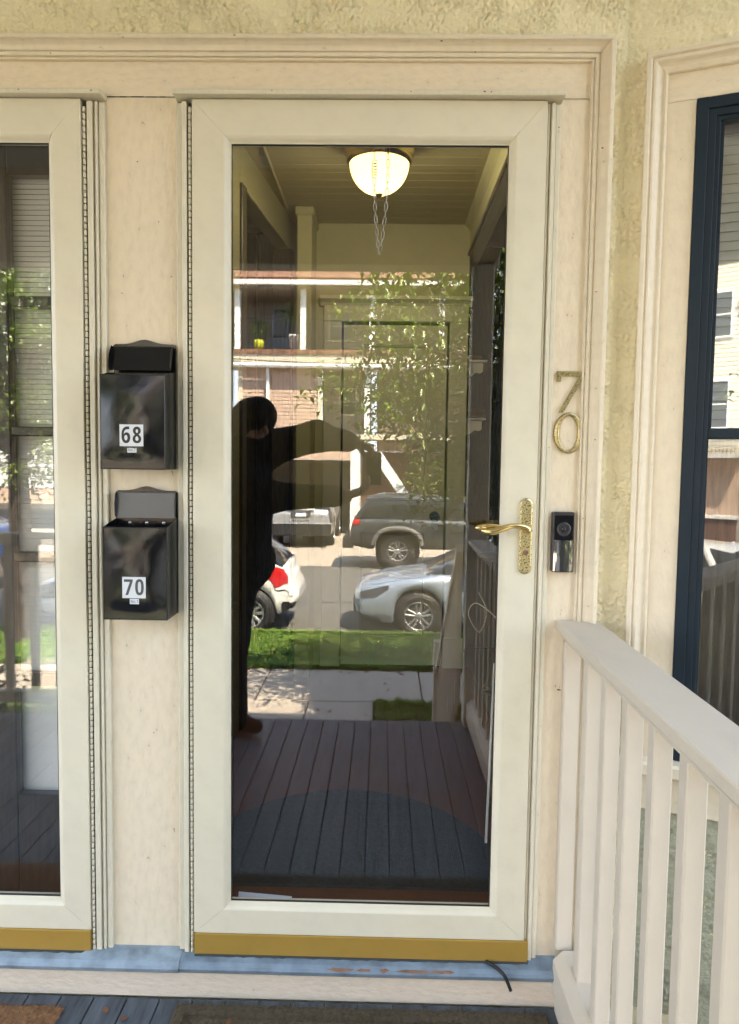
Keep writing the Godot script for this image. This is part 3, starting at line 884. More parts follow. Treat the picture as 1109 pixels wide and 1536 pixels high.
func storm_door(x0, x1, g0, g1, main: bool):
	var y0 = 0.112; var y1 = 2.1545; var h0 = 0.190; var h1 = 2.0585
	var d = thing("storm_door", "cream full-glass storm door of number 70 with brass lever handle" if main else "cream full-glass storm door of number 68, cut off by the left edge", "door", Vector3.ZERO, 0.0, "storm doors under the porch")
	var O = [Vector2(x0, y0), Vector2(x1, y0), Vector2(x1, y1), Vector2(x0, y1)]
	var I = [Vector2(g0, h0), Vector2(g1, h0), Vector2(g1, h1), Vector2(g0, h1)]
	var names = ["bottom_rail", "stile", "top_rail", "stile"]
	for k in 4:
		var n = (k + 1) % 4
		var wdt = [h0 - y0, x1 - g1, y1 - h1, g0 - x0][k]
		var s = func(mm): return 1.0 - mm / wdt
		var prof = [[0.0, -0.012], [0.0, 0.0235], [0.0012 / wdt, 0.025], [s.call(0.0165), 0.025], [s.call(0.0150), 0.0246], [s.call(0.0125), 0.0232], [s.call(0.0080), 0.0195], [s.call(0.0045), 0.0150], [s.call(0.0025), 0.0118], [s.call(0.0), 0.0108], [s.call(0.0), -0.006]]
		obj(names[k], member(O[k], O[n], I[k], I[n], prof), M.door_paint, d)
	# dark gasket, then the double pane
	var st := S()
	for r in [[g0 - 0.004, g0 + 0.0022, h0, h1], [g1 - 0.0022, g1 + 0.004, h0, h1]]:
		box(st, Vector3(r[0], r[2], 0.004), Vector3(r[1], r[3], 0.0098))
	box(st, Vector3(g0, h0 - 0.004, 0.004), Vector3(g1, h0 + 0.0018, 0.0096)); box(st, Vector3(g0, h1 - 0.002, 0.004), Vector3(g1, h1 + 0.004, 0.0096))
	obj("gasket", st, M.rubber, d)
	st = S()
	box(st, Vector3(g0 - 0.004, h0 - 0.004, 0.0045), Vector3(g1 + 0.004, h1 + 0.004, 0.0075))
	box(st, Vector3(g0 - 0.004, h0 - 0.004, -0.004), Vector3(g1 + 0.004, h1 + 0.004, -0.001))
	obj("glass", st, M.glass, d)
	# brass sweep along the foot
	st = S()
	box(st, Vector3(x0 + 0.0015, 0.0575, 0.0), Vector3(x1 + 0.010 if main else x1, 0.1115, 0.0275), 0.0012)
	obj("kick_plate", st, M.kick_brass, d)
	st = S()
	box(st, Vector3(x0 + 0.004, 0.0522, 0.004), Vector3(x1 - 0.004, 0.058, 0.018))
	obj("sweep", st, M.rubber, d)
	# piano hinge: a dark slot with a barrel of short knuckles
	var hx = x0 - 0.0058 if main else x1 + 0.0058
	var hinge = obj("hinge", bx(hx - 0.0052, hx + 0.0058, 0.05, 2.150, -0.01, 0.0125), M.hinge_dark, d)
	st = S()
	var y = 0.056
	while y < 2.135:
		lathe(st, [[0.0030, y], [0.0036, y + 0.0008], [0.0036, y + 0.0118], [0.0030, y + 0.0126]], Vector3(hx + (-0.0004 if main else 0.0), 0, 0.0178), Vector3.UP, 8)
		box(st, Vector3(hx - 0.0032, y + 0.0005, 0.010), Vector3(hx + 0.0024, y + 0.0112, 0.0150))
		y += 0.0150
	var kn = obj("knuckles", st, M.door_paint, hinge)
	kn.set_meta("kind", "stuff")
	if main:
		handle(d)

func handle(d):
	# long back plate with round ends
	var pl := []
	for k in 13:
		var a = PI * k / 12
		pl.append(Vector2(0.0160 * cos(a), 0.0765 + 0.0160 * sin(a)))
	for k in 13:
		var a = PI + PI * k / 12
		pl.append(Vector2(0.0160 * cos(a), -0.0765 + 0.0160 * sin(a)))
	var rings = []
	for r in [[1.0, 0.0249], [1.0, 0.0285], [0.90, 0.0310], [0.74, 0.0322], [0.0, 0.0322]]:
		var ring = []
		for p in pl:
			var c = Vector2(0, clampf(p.y, -0.0765, 0.0765))
			var q = c + (p - c) * r[0] if r[0] > 0.0 else c
			ring.append(Vector3(0.3462 + q.x, 1.1355 + q.y, r[1]))
		rings.append(ring)
	var st := S()
	loft(st, rings, true, false, false, -1)
	var plate = obj("handle_plate", st, M.brass_worn, d)
	st = S()
	lathe(st, [[0.0, 0.0], [0.0064, 0.0], [0.0064, 0.0018], [0.0048, 0.0026], [0.0, 0.0022]], Vector3(0.3462, 1.0965, 0.0320), Vector3(0, 0, 1), 18)
	box(st, Vector3(0.3455, 1.0930, 0.0340), Vector3(0.3469, 1.1000, 0.0350))
	obj("lock_cylinder", st, M.bare_wood, plate)
	st = S()
	lathe(st, [[0.0115, 0.032], [0.0105, 0.036], [0.0080, 0.040], [0.0070, 0.062]], Vector3(0.3462, 1.1535, 0.0), Vector3(0, 0, 1), 18)
	var p1 = curve([Vector3(0.3500, 1.1490, 0.064), Vector3(0.3440, 1.1565, 0.066), Vector3(0.3270, 1.1625, 0.067), Vector3(0.3040, 1.1630, 0.069), Vector3(0.2840, 1.1570, 0.072), Vector3(0.2640, 1.1510, 0.074), Vector3(0.2480, 1.1500, 0.075), Vector3(0.2330, 1.1530, 0.075)], 5)
	var rr = []
	for i in p1.size():
		rr.append(fn([[0.0, 0.006], [0.12, 0.0072], [0.4, 0.0064], [0.62, 0.0082], [0.8, 0.0088], [0.93, 0.0066], [1.0, 0.0018]], float(i) / (p1.size() - 1)))
	tube(st, p1, rr, 14, false, Vector2(0.8, 1.0))
	p1 = curve([Vector3(0.2830, 1.1600, 0.068), Vector3(0.2640, 1.1625, 0.066), Vector3(0.2440, 1.1615, 0.067), Vector3(0.2280, 1.1580, 0.070), Vector3(0.2190, 1.1585, 0.071)], 5)
	rr = []
	for i in p1.size():
		rr.append(fn([[0.0, 0.003], [0.35, 0.0062], [0.7, 0.0066], [0.9, 0.0046], [1.0, 0.0015]], float(i) / (p1.size() - 1)))
	tube(st, p1, rr, 14, false, Vector2(0.8, 1.0))
	obj("lever", st, M.brass, d)
	# the matching grip on the inside
	st = S()
	box(st, Vector3(0.331, 1.05, -0.022), Vector3(0.361, 1.22, -0.0125), 0.004)
	tube(st, curve([Vector3(0.346, 1.155, -0.03), Vector3(0.344, 1.155, -0.06), Vector3(0.31, 1.150, -0.066), Vector3(0.25, 1.138, -0.064)], 5), 0.008, 10)
	obj("inside_handle", st, M.hinge_dark, d)

# ---------------------------------------------------------------- porch railing
func railing():
	var r = thing("porch_railing", "cream wooden porch railing with square balusters running out from the wall", "railing")
	var st := S()
	prism(st, [Vector2(0.430, 0.9235), Vector2(0.432, 0.9265), Vector2(0.532, 0.9265), Vector2(0.535, 0.9235), Vector2(0.535, 0.906), Vector2(0.532, 0.903), Vector2(0.518, 0.900), Vector2(0.518, 0.878), Vector2(0.452, 0.878), Vector2(0.452, 0.886), Vector2(0.447, 0.888), Vector2(0.444, 0.892), Vector2(0.443, 0.899), Vector2(0.438, 0.901), Vector2(0.435, 0.904), Vector2(0.430, 0.906)], Vector3(0, 0, 0.002), Vector3.RIGHT, Vector3.UP, Vector3(0, 0, 1.90))
	obj("top_rail", st, M.rail_paint, r)
	st = S()
	prism(st, [Vector2(0.441, 0.0), Vector2(0.441, 0.076), Vector2(0.446, 0.082), Vector2(0.462, 0.098), Vector2(0.468, 0.101), Vector2(0.512, 0.101), Vector2(0.530, 0.084), Vector2(0.532, 0.0)], Vector3(0, 0, 0.042), Vector3.RIGHT, Vector3.UP, Vector3(0, 0, 1.86))
	obj("bottom_rail", st, M.rail_paint, r)
	obj("foot_block", bx(0.445, 0.528, DECK + 0.0005, -0.0005, 0.052, 0.125, 0.003), M.rail_paint, r)
	for k in 14:
		var z = 0.018 + k * 0.1375
		var w = 0.0335
		var x = 0.4695 + rng.randf_range(-0.001, 0.001)
		st = S()
		box(st, Vector3(-w / 2, 0.095, -w / 2), Vector3(w / 2, 0.882, w / 2), 0.0028, Transform3D(Basis(Vector3.UP, rng.randf_range(-0.02, 0.02)), Vector3(x + w / 2, 0, z + 0.12)))
		obj("baluster", st, M.rail_paint, r)
	st = S()
	box(st, Vector3(0.4505, 0.088, 0.0005), Vector3(0.492, 0.8785, 0.026), 0.003)
	obj("wall_post", st, M.rail_paint, r)

# ---------------------------------------------------------------- bay window
func bay_window():
	var w = thing("sash_window", "dark blue sash window in a cream moulded surround on the angled bay wall", "window")
	w.transform = Transform3D(Basis(BT, Vector3.UP, BN), BO)
	# moulded surround: left side and head, mitred
	var prof = [[0.0, -0.006], [0.0, 0.028], [0.002, 0.0305], [0.010, 0.0305], [0.012, 0.0285], [0.0135, 0.0245], [0.015, 0.0245], [0.017, 0.0275], [0.0215, 0.0275], [0.024, 0.025], [0.028, 0.0185], [0.033, 0.0145], [0.038, 0.0135], [0.040, 0.0155], [0.043, 0.0165], [0.0455, 0.0155], [0.047, 0.012], [0.048, 0.004]]
	var rev = []
	for p in prof:
		rev.push_front([0.048 - p[0], p[1]])
	var st := S()
	sweep_frame(st, func(o): return [Vector3(0.109 - o, 0.60, 0), Vector3(0.109 - o, 2.2075 + o, 0)], rev)
	obj("side_casing", st, M.casing, w)
	st = S()
	sweep_frame(st, func(o): return [Vector3(0.109 - o, 2.2075 + o, 0), Vector3(1.31 + o, 2.2075 + o, 0)], rev)
	obj("head_casing", st, M.casing, w)
	obj("flat_board", bx(0.108, 0.1705, 0.60, 2.145, -0.01, 0.0065, 0.001), M.board, w)
	obj("flat_board", bx(1.25, 1.31, 0.60, 2.145, -0.01, 0.0065, 0.001), M.board, w)
	obj("head_board", bx(0.108, 1.31, 2.1455, 2.2080, -0.01, 0.0068, 0.001), M.board_wide, w)
	obj("window_sill", bx(0.05, 1.36, 0.565, 0.601, -0.10, 0.050, 0.006), M.casing, w)
	obj("apron", bx(0.08, 1.33, 0.47, 0.565, -0.008, 0.012, 0.002), M.casing, w)
	# blue frame in steps
	st = S()
	for e in [[0.1712, 0.197, 0.0125], [0.1965, 0.2135, 0.0075], [0.213, 0.2235, 0.0035]]:
		var i = e[0] - 0.1712
		box(st, Vector3(e[0], 0.602, -0.09), Vector3(e[1], 2.144 - i, e[2]), 0.0015)
		box(st, Vector3(1.42 - e[1], 0.602, -0.09), Vector3(1.42 - e[0], 2.144 - i, e[2]), 0.0015)
		box(st, Vector3(e[0] + 0.001, 2.144 - i - (e[1] - e[0]), -0.09), Vector3(1.419 - e[0], 2.1435 - i, e[2] - 0.0003), 0.0015)
	obj("frame", st, M.frame_blue, w)
	var up = obj("upper_sash", bx(0.2235, 0.2312, 1.39, 2.108, -0.03, -0.004, 0.001), M.frame_blue, w)
	obj("meeting_rail", bx(0.2236, 1.196, 1.375, 1.399, -0.046, -0.002, 0.002), M.frame_blue, up)
	obj("stile", bx(1.18, 1.1965, 1.39, 2.108, -0.03, -0.004, 0.001), M.frame_blue, up)
	obj("top_rail", bx(0.2314, 1.18, 2.092, 2.1065, -0.03, -0.005, 0.001), M.frame_blue, up)
	obj("pane", bx(0.2305, 1.181, 1.398, 2.094, -0.0165, -0.0125), M.glass, up)
	obj("pane", bx(0.2305, 1.181, 1.398, 2.094, -0.0285, -0.0245), M.glass, up)
	var lo = obj("lower_sash", bx(0.2235, 0.2280, 0.602, 1.376, -0.062, -0.034, 0.001), M.frame_blue, w)
	obj("stile", bx(1.18, 1.1965, 0.602, 1.376, -0.062, -0.034, 0.001), M.frame_blue, lo)
	obj("bottom_rail", bx(0.2285, 1.18, 0.602, 0.66, -0.062, -0.034, 0.002), M.frame_blue, lo)
	obj("pane", bx(0.2275, 1.181, 0.655, 1.377, -0.050, -0.046), M.glass, lo)
	var b = thing("roller_blind", "pale blind half drawn behind the upper panes of the bay window", "blind")
	b.transform = w.transform
	for k in 34:
		var y = 2.10 - k * 0.0225
		st = S()
		prism(st, [Vector2(-0.114, y), Vector2(-0.112, y + 0.001), Vector2(-0.117, y + 0.023), Vector2(-0.119, y + 0.022)], Vector3(0.20, 0, 0), Vector3(0, 0, 1), Vector3(0, 1, 0), Vector3(1.0, 0, 0))
		obj("slat", st, M.blind_bay, b)
	var room = struct("bay_room")
	obj("wall", bx(0.50, 2.1, 0.4, 2.6, -1.0, -0.95), M.dark_panel, room)
	obj("floor", bx(0.50, 2.1, 0.05, 0.1, -0.95, -0.16), M.dark_panel, room)

# ---------------------------------------------------------------- mailboxes
func mailboxes():
	mailbox(Vector3(-0.583, 1.285, 0), 0.2185, 0.40, "68", 2, "upper black metal mailbox with white sticker reading 68, its lid open")
	mailbox(Vector3(-0.580, 0.930, 0), 0.2190, 0.13, "70", 1, "lower black metal mailbox with white sticker reading 70, its lid open and shiny")

func mailbox(at: Vector3, h: float, tilt: float, number: String, flat: int, label: String):
	var b = thing("mailbox", label, "mailbox", at, 0.0, "black mailboxes between the two doors")
	var w = 0.0755
	# dented front: a pillow that is drawn in along the lower edge
	var nz := FastNoiseLite.new()
	nz.seed = flat * 7
	nz.frequency = 9.0
	var st := S()
	st.set_smooth_group(1)
	var rows = []
	var N = 26
	for j in N + 1:
		var r = []
		for i in N + 1:
			var u = float(i) / N * 2.0 - 1.0; var v = float(j) / N
			var bulge = (1.0 - pow(abs(u), 2.2)) * (1.0 - pow(abs(v * 2.0 - 1.0), 2.3)) * 0.0088
			bulge += nz.get_noise_2d(u * 0.09 / 1.2, v * 0.22) * 0.0020 * (1.0 - pow(u, 4)) * (1.0 - pow(2 * v - 1, 6))
			bulge -= 0.0035 * exp(-pow((v - 0.09) / 0.07, 2.0)) * (1.0 - u * u)
			r.append(Vector3(u * w, v * h, 0.100 + bulge))
		rows.append(r)
	for j in N:
		for i in N:
			quad(st, rows[j][i], rows[j][i + 1], rows[j + 1][i + 1], rows[j + 1][i])
	obj("front", st, M.enamel, b)
	# sides and bottom of folded sheet; the rim rises a little towards the back
	for s in [-1, 1]:
		st = S()
		prism(st, [Vector2(0.012, 0.0), Vector2(0.0995, 0.0), Vector2(0.0995, h - 0.0005), Vector2(0.060, h + 0.008), Vector2(0.012, h + 0.015)], Vector3(s * w - (0.0012 if s > 0 else 0.0), 0, 0), Vector3(0, 0, 1), Vector3.UP, Vector3(0.0012, 0, 0))
		obj("side", st, M.enamel, b)
	obj("bottom", bx(-w + 0.0013, w - 0.0013, 0.0004, 0.0018, 0.012, 0.0993), M.enamel, b)
	st = S()
	for s in [-1, 1]:
		tube(st, [Vector3(s * (w - 0.0006), 0.001, 0.1), Vector3(s * (w - 0.0006), h, 0.1)], 0.0014, 6)
	tube(st, [Vector3(-w, h, 0.1), Vector3(w, h, 0.1)], 0.0014, 6)
	tube(st, [Vector3(-w, 0.001, 0.1), Vector3(w, 0.001, 0.1)], 0.0014, 6)
	obj("rim", st, M.enamel, b)
	# back plate with an arched top
	var poly = [Vector2(-w, 0.0), Vector2(w, 0.0), Vector2(w, h + 0.080)]
	for k in 15:
		var t = 1.0 - k / 7.0
		poly.append(Vector2(t * w * 0.93, h + 0.083 + 0.011 * exp(-pow(t / 0.5, 2.0) * 1.6)))
	poly.append(Vector2(-w, h + 0.080))
	st = S()
	prism(st, poly, Vector3(0, 0, 0.0095), Vector3.RIGHT, Vector3.UP, Vector3(0, 0, 0.0025))
	var back = obj("back_plate", st, M.enamel, b)
	for x in [-0.042, 0.0, 0.042]:
		st = S()
		lathe(st, [[0.0042, 0.0], [0.0042, 0.0008], [0.0026, 0.0026], [0.0, 0.0030]], Vector3(x, h + 0.004, 0.012), Vector3(0, 0, 1), 12)
		obj("screw", st, M.steel, back)
	# lid standing open against the wall
	st = S()
	var T = Transform3D(Basis(Vector3.RIGHT, -tilt), Vector3(0, h + 0.0165, 0.020 if tilt < 0.2 else 0.046))
	var q = w - 0.002
	box(st, Vector3(-q, 0.0, -0.0012), Vector3(q, 0.063, 0.0), 0.0, T)
	for s in [-1, 1]:
		var pr = [Vector2(0.0, 0.0), Vector2(0.010, 0.004), Vector2(0.017, 0.034), Vector2(0.012, 0.060), Vector2(0.0, 0.0628)]
		prism(st, pr, T * Vector3(s * q - (0.0 if s < 0 else 0.0011), 0, 0), T.basis * Vector3(0, 0, 1), T.basis * Vector3.UP, Vector3(0.0011, 0, 0))
	tube(st, [T * Vector3(-q, 0.0632, 0.0), T * Vector3(q, 0.0632, 0.0)], 0.0018, 8)
	obj("lid", st, M.enamel if tilt > 0.2 else M.enamel_dull, b)
	# sticker with the number, and a smaller one under it
	st = S()
	box(st, Vector3(-0.0275, 0.0535, 0.1086), Vector3(0.0275, 0.1035, 0.1092))
	var lab = obj("number_sticker", st, M.sticker, b)
	for k in 2:
		text_mesh("digit", number[k], 0.052, Vector3(-0.0135 + k * 0.0265, 0.0785, 0.1093), M.print_black if flat == 2 else M.print_grey, lab, 0.80, true)
	st = S()
	box(st, Vector3(-0.011, 0.0388, 0.1060), Vector3(0.0105, 0.0515, 0.1065))
	var l2 = obj("small_sticker", st, M.sticker, b)
	text_mesh("print", "No." + str(flat), 0.0095, Vector3(0, 0.0452, 0.1066), M.print_grey, l2, 0.9, false)

func text_mesh(called, s: String, high: float, at: Vector3, m, parent, squeeze := 1.0, bold := true):
	var t := TextMesh.new()
	var f := SystemFont.new()
	f.font_names = PackedStringArray(["Droid Sans"])
	f.font_weight = 700 if bold else 400
	t.font = f
	t.text = s
	t.font_size = 64
	t.pixel_size = high / 64.0
	t.depth = 0.0003
	var o := MeshInstance3D.new()
	o.name = called
	o.mesh = t
	o.material_override = m
	o.position = at
	o.scale = Vector3(squeeze, 1, 1)
	put(o, parent)
	return o

# ---------------------------------------------------------------- house numbers, bell, cable
func small_fittings():
	var st := S()
	var p = []
	for c in [[0, 0], [180, 0], [178, 22], [172, 34], [44, 267], [16, 267], [143, 31], [26, 31], [24, 64], [0, 64]]:
		p.append(Vector2((c[0] - 90) * 0.000375, (133 - c[1]) * 0.000372))
	prism(st, p, Vector3(0.4495, 1.4845, 0.0), Vector3.RIGHT, Vector3.UP, Vector3(0, 0, 0.0072))
	var q = []
	for c in Geometry2D.offset_polygon(PackedVector2Array(p), -0.0016)[0]:
		q.append(c)
	prism(st, q, Vector3(0.4495, 1.4845, 0.0072), Vector3.RIGHT, Vector3.UP, Vector3(0, 0, 0.0009))
	tag(obj("house_number", st, M.brass_old), "tarnished brass figure 7 on the board right of the door", "house number")
	st = S()
	var rings = []
	for k in 48:
		var a = TAU * k / 48
		var c = cos(a); var s = sin(a)
		var ring = []
		for e in [[1.0, 0.0], [1.0, 0.0052], [0.86, 0.0078], [0.4, 0.0086], [0.12, 0.0076], [0.0, 0.005], [0.0, 0.0]]:
			var rx = lerp(0.0218, 0.0362, e[0]); var ry = lerp(0.0412, 0.0496, e[0])
			ring.append(Vector3(0.4475 + rx * c, 1.3862 + ry * s, e[1]))
		rings.append(ring)
	rings.append(rings[0])
	loft(st, rings, true, false, false, 2)
	tag(obj("house_number", st, M.brass_old), "tarnished brass oval figure 0 just under the brass 7", "house number")

	var bell = thing("doorbell", "slim black video doorbell with a round lens and glossy lower face", "doorbell", Vector3(0.4385, 1.1215, 0.0))
	obj("body", bx(-0.0262, 0.0262, -0.0735, 0.0735, 0.0, 0.0235, 0.003), M.bell_dark, bell)
	obj("face", bx(-0.0232, 0.0232, 0.006, 0.0655, 0.0236, 0.0252, 0.0012), M.bell_gloss, bell)
	var ms := S()
	var mr = []
	for k in 13:
		var u = k / 6.0 - 1.0
		mr.append([Vector3(0.0232 * u, -0.0705, 0.0240 + 0.0022 * (1.0 - u * u)), Vector3(0.0232 * u, 0.0052, 0.0240 + 0.0022 * (1.0 - u * u)), Vector3(0.0232 * u, 0.0052, 0.0230), Vector3(0.0232 * u, -0.0705, 0.0230)])
	loft(ms, mr, true, true, true, -1)
	obj("button_face", ms, M.bell_mirror, bell)
	obj("speaker_strip", bx(-0.0232, 0.0232, 0.0662, 0.0722, 0.0236, 0.0246, 0.0008), M.bell_dark, bell)
	st = S()
	lathe(st, [[0.0170, 0.0252], [0.0170, 0.0262], [0.0150, 0.0272], [0.0138, 0.0268], [0.0125, 0.0256], [0.0112, 0.0256], [0.0108, 0.0266], [0.0085, 0.0266], [0.0080, 0.0257], [0.0, 0.0257]], Vector3(0.0, 0.032, 0.0), Vector3(0, 0, 1), 28, true, -1)
	obj("lens_ring", st, M.bell_dark, bell)
	st = S()
	lathe(st, [[0.0066, 0.0257], [0.0058, 0.0273], [0.0036, 0.0283], [0.0, 0.0287]], Vector3(0.0, 0.032, 0.0), Vector3(0, 0, 1), 20)
	obj("lens", st, M.bell_gloss, bell)
	st = S()
	tube(st, curve([Vector3(0.0, 0.0, 0.0), Vector3(0.021, -0.002, 0.016), Vector3(0.040, -0.012, 0.030), Vector3(0.050, -0.030, 0.033), Vector3(0.058, -0.050, 0.034)], 5), 0.0042, 8)
	var ca = obj("rubber_cord", st, M.rubber)
	ca.position = Vector3(0.276, 0.060, 0.031)
	tag(ca, "short black rubber cord end lying over the blue sill", "cord")

# ---------------------------------------------------------------- doormats
func doormats():
	doormat("doormat", -0.497, 0.424, 0.068, 0.52, M.mat_brown, true, "dark brown ribbed doormat with a grooved border in front of number 70")
	doormat("doormat", -1.45, -0.769, 0.090, 0.55, M.mat_coir, false, "ginger coir doormat in front of number 68 with frayed corner")

func doormat(called, x0, x1, z0, z1, m, border, label):
	var st := S()
	st.set_smooth_group(-1)
	var c = 0.006
	var nu = int((x1 - x0) / c); var nv = int((z1 - z0) / c)
	var r := RandomNumberGenerator.new()
	r.seed = 12
	var hh = []
	for j in nv + 1:
		var row = []
		for i in nu + 1:
			var x = lerp(x0, x1, float(i) / nu); var z = lerp(z0, z1, float(j) / nv)
			var e = min(min(x - x0, x1 - x), min(z - z0, z1 - z))
			var y = 0.009 + r.randf() * 0.0032
			if e < 0.004:
				y = 0.002
			elif border and e > 0.036 and e < 0.050:
				y = 0.003 + r.randf() * 0.001
			row.append(Vector3(x + r.randf_range(-1, 1) * 0.0016, DECK + y, z + r.randf_range(-1, 1) * 0.0016))
		hh.append(row)
	for j in nv:
		for i in nu:
			quad(st, hh[j + 1][i], hh[j + 1][i + 1], hh[j][i + 1], hh[j][i])
	var d = thing(called, label, "doormat", Vector3.ZERO, 0.0, "doormats on the porch deck")
	obj("pile", st, m, d)
	var n = 2600
	var mm := MultiMesh.new()
	mm.transform_format = MultiMesh.TRANSFORM_3D
	var s2 := S()
	tri(s2, Vector3(-0.0006, 0, 0), Vector3(0.0006, 0, 0), Vector3(0.001, 0.009, 0.002))
	tri(s2, Vector3(0, 0, -0.0006), Vector3(0, 0, 0.0006), Vector3(0.001, 0.009, 0.002))
	mm.mesh = done(s2)
	mm.instance_count = n
	for i in n:
		var z = z0 + pow(r.randf(), 2.0) * 0.16
		mm.set_instance_transform(i, Transform3D(Basis.from_euler(Vector3(r.randf_range(-0.7, 0.7), r.randf() * TAU, r.randf_range(-0.7, 0.7))), Vector3(r.randf_range(x0 + 0.002, x1 - 0.002), DECK + 0.008, z)))
	var o := MultiMeshInstance3D.new()
	o.name = "fibres"
	o.multimesh = mm
	o.material_override = m
	put(o, d)
	o.set_meta("kind", "stuff")

# ---------------------------------------------------------------- things in the vestibule
func vestibule_things():
	var st := S()
	var l = thing("ceiling_light", "lit brass ceiling light with a white glass bowl in the vestibule", "ceiling light", Vector3(-0.035, 2.644, -1.29))
	lathe(st, [[0.147, -0.022], [0.150, -0.014], [0.148, -0.004], [0.140, 0.0]], Vector3.ZERO, Vector3.UP, 48)
	lathe(st, [[0.122, -0.120], [0.132, -0.114], [0.136, -0.100], [0.137, -0.085], [0.144, -0.078], [0.1445, -0.045], [0.147, -0.034], [0.147, -0.022]], Vector3.ZERO, Vector3.UP, 48, false)
	obj("pan", st, M.brass, l)
	st = S()
	var pr = [[0.0, -0.240]]
	for k in range(1, 13):
		var a = PI * 0.5 * k / 12
		pr.append([0.122 * sin(a) * (1.0 if k < 12 else 1.0), -0.116 - 0.124 * cos(a)])
	pr.append([0.124, -0.108])
	lathe(st, pr, Vector3.ZERO, Vector3.UP, 40, false)
	obj("glass_bowl", st, M.lamp_bowl, l)
	st = S()
	lathe(st, [[0.0, -0.254], [0.008, -0.251], [0.011, -0.245], [0.016, -0.242], [0.017, -0.239], [0.0, -0.238]], Vector3.ZERO, Vector3.UP, 16)
	obj("finial", st, M.brass_old, l)
	var om := OmniLight3D.new()
	om.name = "lamp_glow"
	om.position = Vector3(0, -0.155, 0)
	om.light_color = Color(1.0, 0.93, 0.70)
	om.light_energy = 0.026
	om.light_size = 0.08
	om.omni_range = 8.0
	om.omni_attenuation = 2.0
	om.shadow_enabled = true
	l.add_child(om)

	# door chain: two hanging strands and a small spring
	var ch = thing("door_chain", "thin steel chain with a small spring looped behind the door glass", "chain", Vector3(0, 0, -0.045))
	obj("bracket", bx(-0.044, -0.022, 2.080, 2.094, -0.006, 0.012, 0.001), M.chain_steel, ch)
	obj("bracket", bx(-0.006, 0.006, 2.082, 2.094, -0.006, 0.012, 0.001), M.chain_steel, ch)
	var a = Vector3(-0.033, 2.002, 0); var b = Vector3(0.000, 2.080, 0); var low = Vector3(-0.0165, 1.822, 0)
	st = S()
	var sp = []
	for k in 61:
		var t = TAU * k / 10.0
		sp.append(Vector3(-0.033 + 0.0062 * cos(t), 2.044 - k * 0.00068, 0.0062 * sin(t)))
	tube(st, sp, 0.0011, 6)
	tube(st, [Vector3(-0.033, 2.080, 0), Vector3(-0.033, 2.044, 0)], 0.0010, 6)
	obj("spring", st, M.chain_steel, ch)
	var path = []
	for k in 25:
		var t = k / 24.0
		path.append(a.lerp(low, t) + Vector3(0.004 * sin(t * 2.6) * -1.0, 0, 0))
	for k in range(1, 31):
		var t = k / 30.0
		path.append(low.lerp(b, t) + Vector3(0.006 * sin(t * PI), 0, 0))
	var dist = 0.0
	var i = 0
	var odd = false
	var seg = 0
	while seg < path.size() - 1:
		var from = path[seg]
		var e = seg
		while e < path.size() - 1 and from.distance_to(path[e]) < 0.0150:
			e += 1
		link(ch, from, path[e], odd)
		odd = not odd
		seg = e
	for s in [[1.905, 1.808, 0.121], [1.572, 1.479, 0.121]]:
		var sh = thing("wall_shelf", "small white bracket shelf with scrolled end, " + ("upper one by the dark hall" if s[0] > 1.7 else "lower one carrying a wicker basket"), "shelf", Vector3(0.469, s[0], -2.52), 0.0, "white bracket shelves beyond the vestibule")
		obj("board", bx(0.0, s[2], -0.012, 0.0, -0.30, 0.03, 0.002), M.white_paint, sh)
		st = S()
		var g = [Vector2(0.0, -0.0125), Vector2(0.100, -0.0125), Vector2(0.100, -0.062), Vector2(0.092, -0.072), Vector2(0.078, -0.073), Vector2(0.064, -0.069), Vector2(0.048, -0.078), Vector2(0.034, -0.090), Vector2(0.018, -0.096), Vector2(0.0, -0.097)]
		prism(st, g, Vector3(0, 0, -0.012), Vector3.RIGHT, Vector3.UP, Vector3(0, 0, 0.022))
		obj("bracket", st, M.white_paint, sh)
	st = S()
	lathe(st, [[0.0, 0.0], [0.052, 0.0], [0.060, 0.012], [0.070, 0.040], [0.073, 0.052], [0.069, 0.053], [0.064, 0.038], [0.05, 0.012], [0.0, 0.010]], Vector3.ZERO, Vector3.UP, 26)
	for k in 4:
		var rr = []
		for m in 40:
			var t = TAU * m / 40
			rr.append(Vector3(cos(t), 0, sin(t)) * (0.0615 + 0.0035 * k + 0.0012 * sin(m * PI)) + Vector3(0, 0.010 + 0.0125 * k, 0))
		tube(st, rr, 0.0032, 6, true)
	var bk = obj("wicker_basket", st, M.wicker)
	bk.position = Vector3(0.528, 1.5725, -2.53)
	bk.scale = Vector3(0.95, 1, 1)
	tag(bk, "shallow brown wicker basket standing on the lower white shelf", "basket")
	st = S()
	lathe(st, [[0.0, 0.0], [0.036, 0.0], [0.050, 0.018], [0.046, 0.024], [0.0, 0.022]], Vector3.ZERO, Vector3.UP, 22)
	var dish = obj("brown_dish", st, M.wicker)
	dish.position = Vector3(0.515, 1.9055, -2.53)
	tag(dish, "low brown dish on the upper white shelf", "dish")

	var d = thing("house_door", "closed grey-cream two-panel house door at the back of the vestibule", "door", Vector3(0, 0, 0))
	st = S()
	for r in [[-0.236, -0.130, 0.127, 2.085], [0.246, 0.352, 0.127, 2.085], [-0.130, 0.246, 0.127, 0.300], [-0.130, 0.246, 0.905, 1.088], [-0.130, 0.246, 1.975, 2.085]]:
		box(st, Vector3(r[0], r[2], -2.46), Vector3(r[1], r[3], -2.425))
	obj("frame", st, M.indoor_door, d)
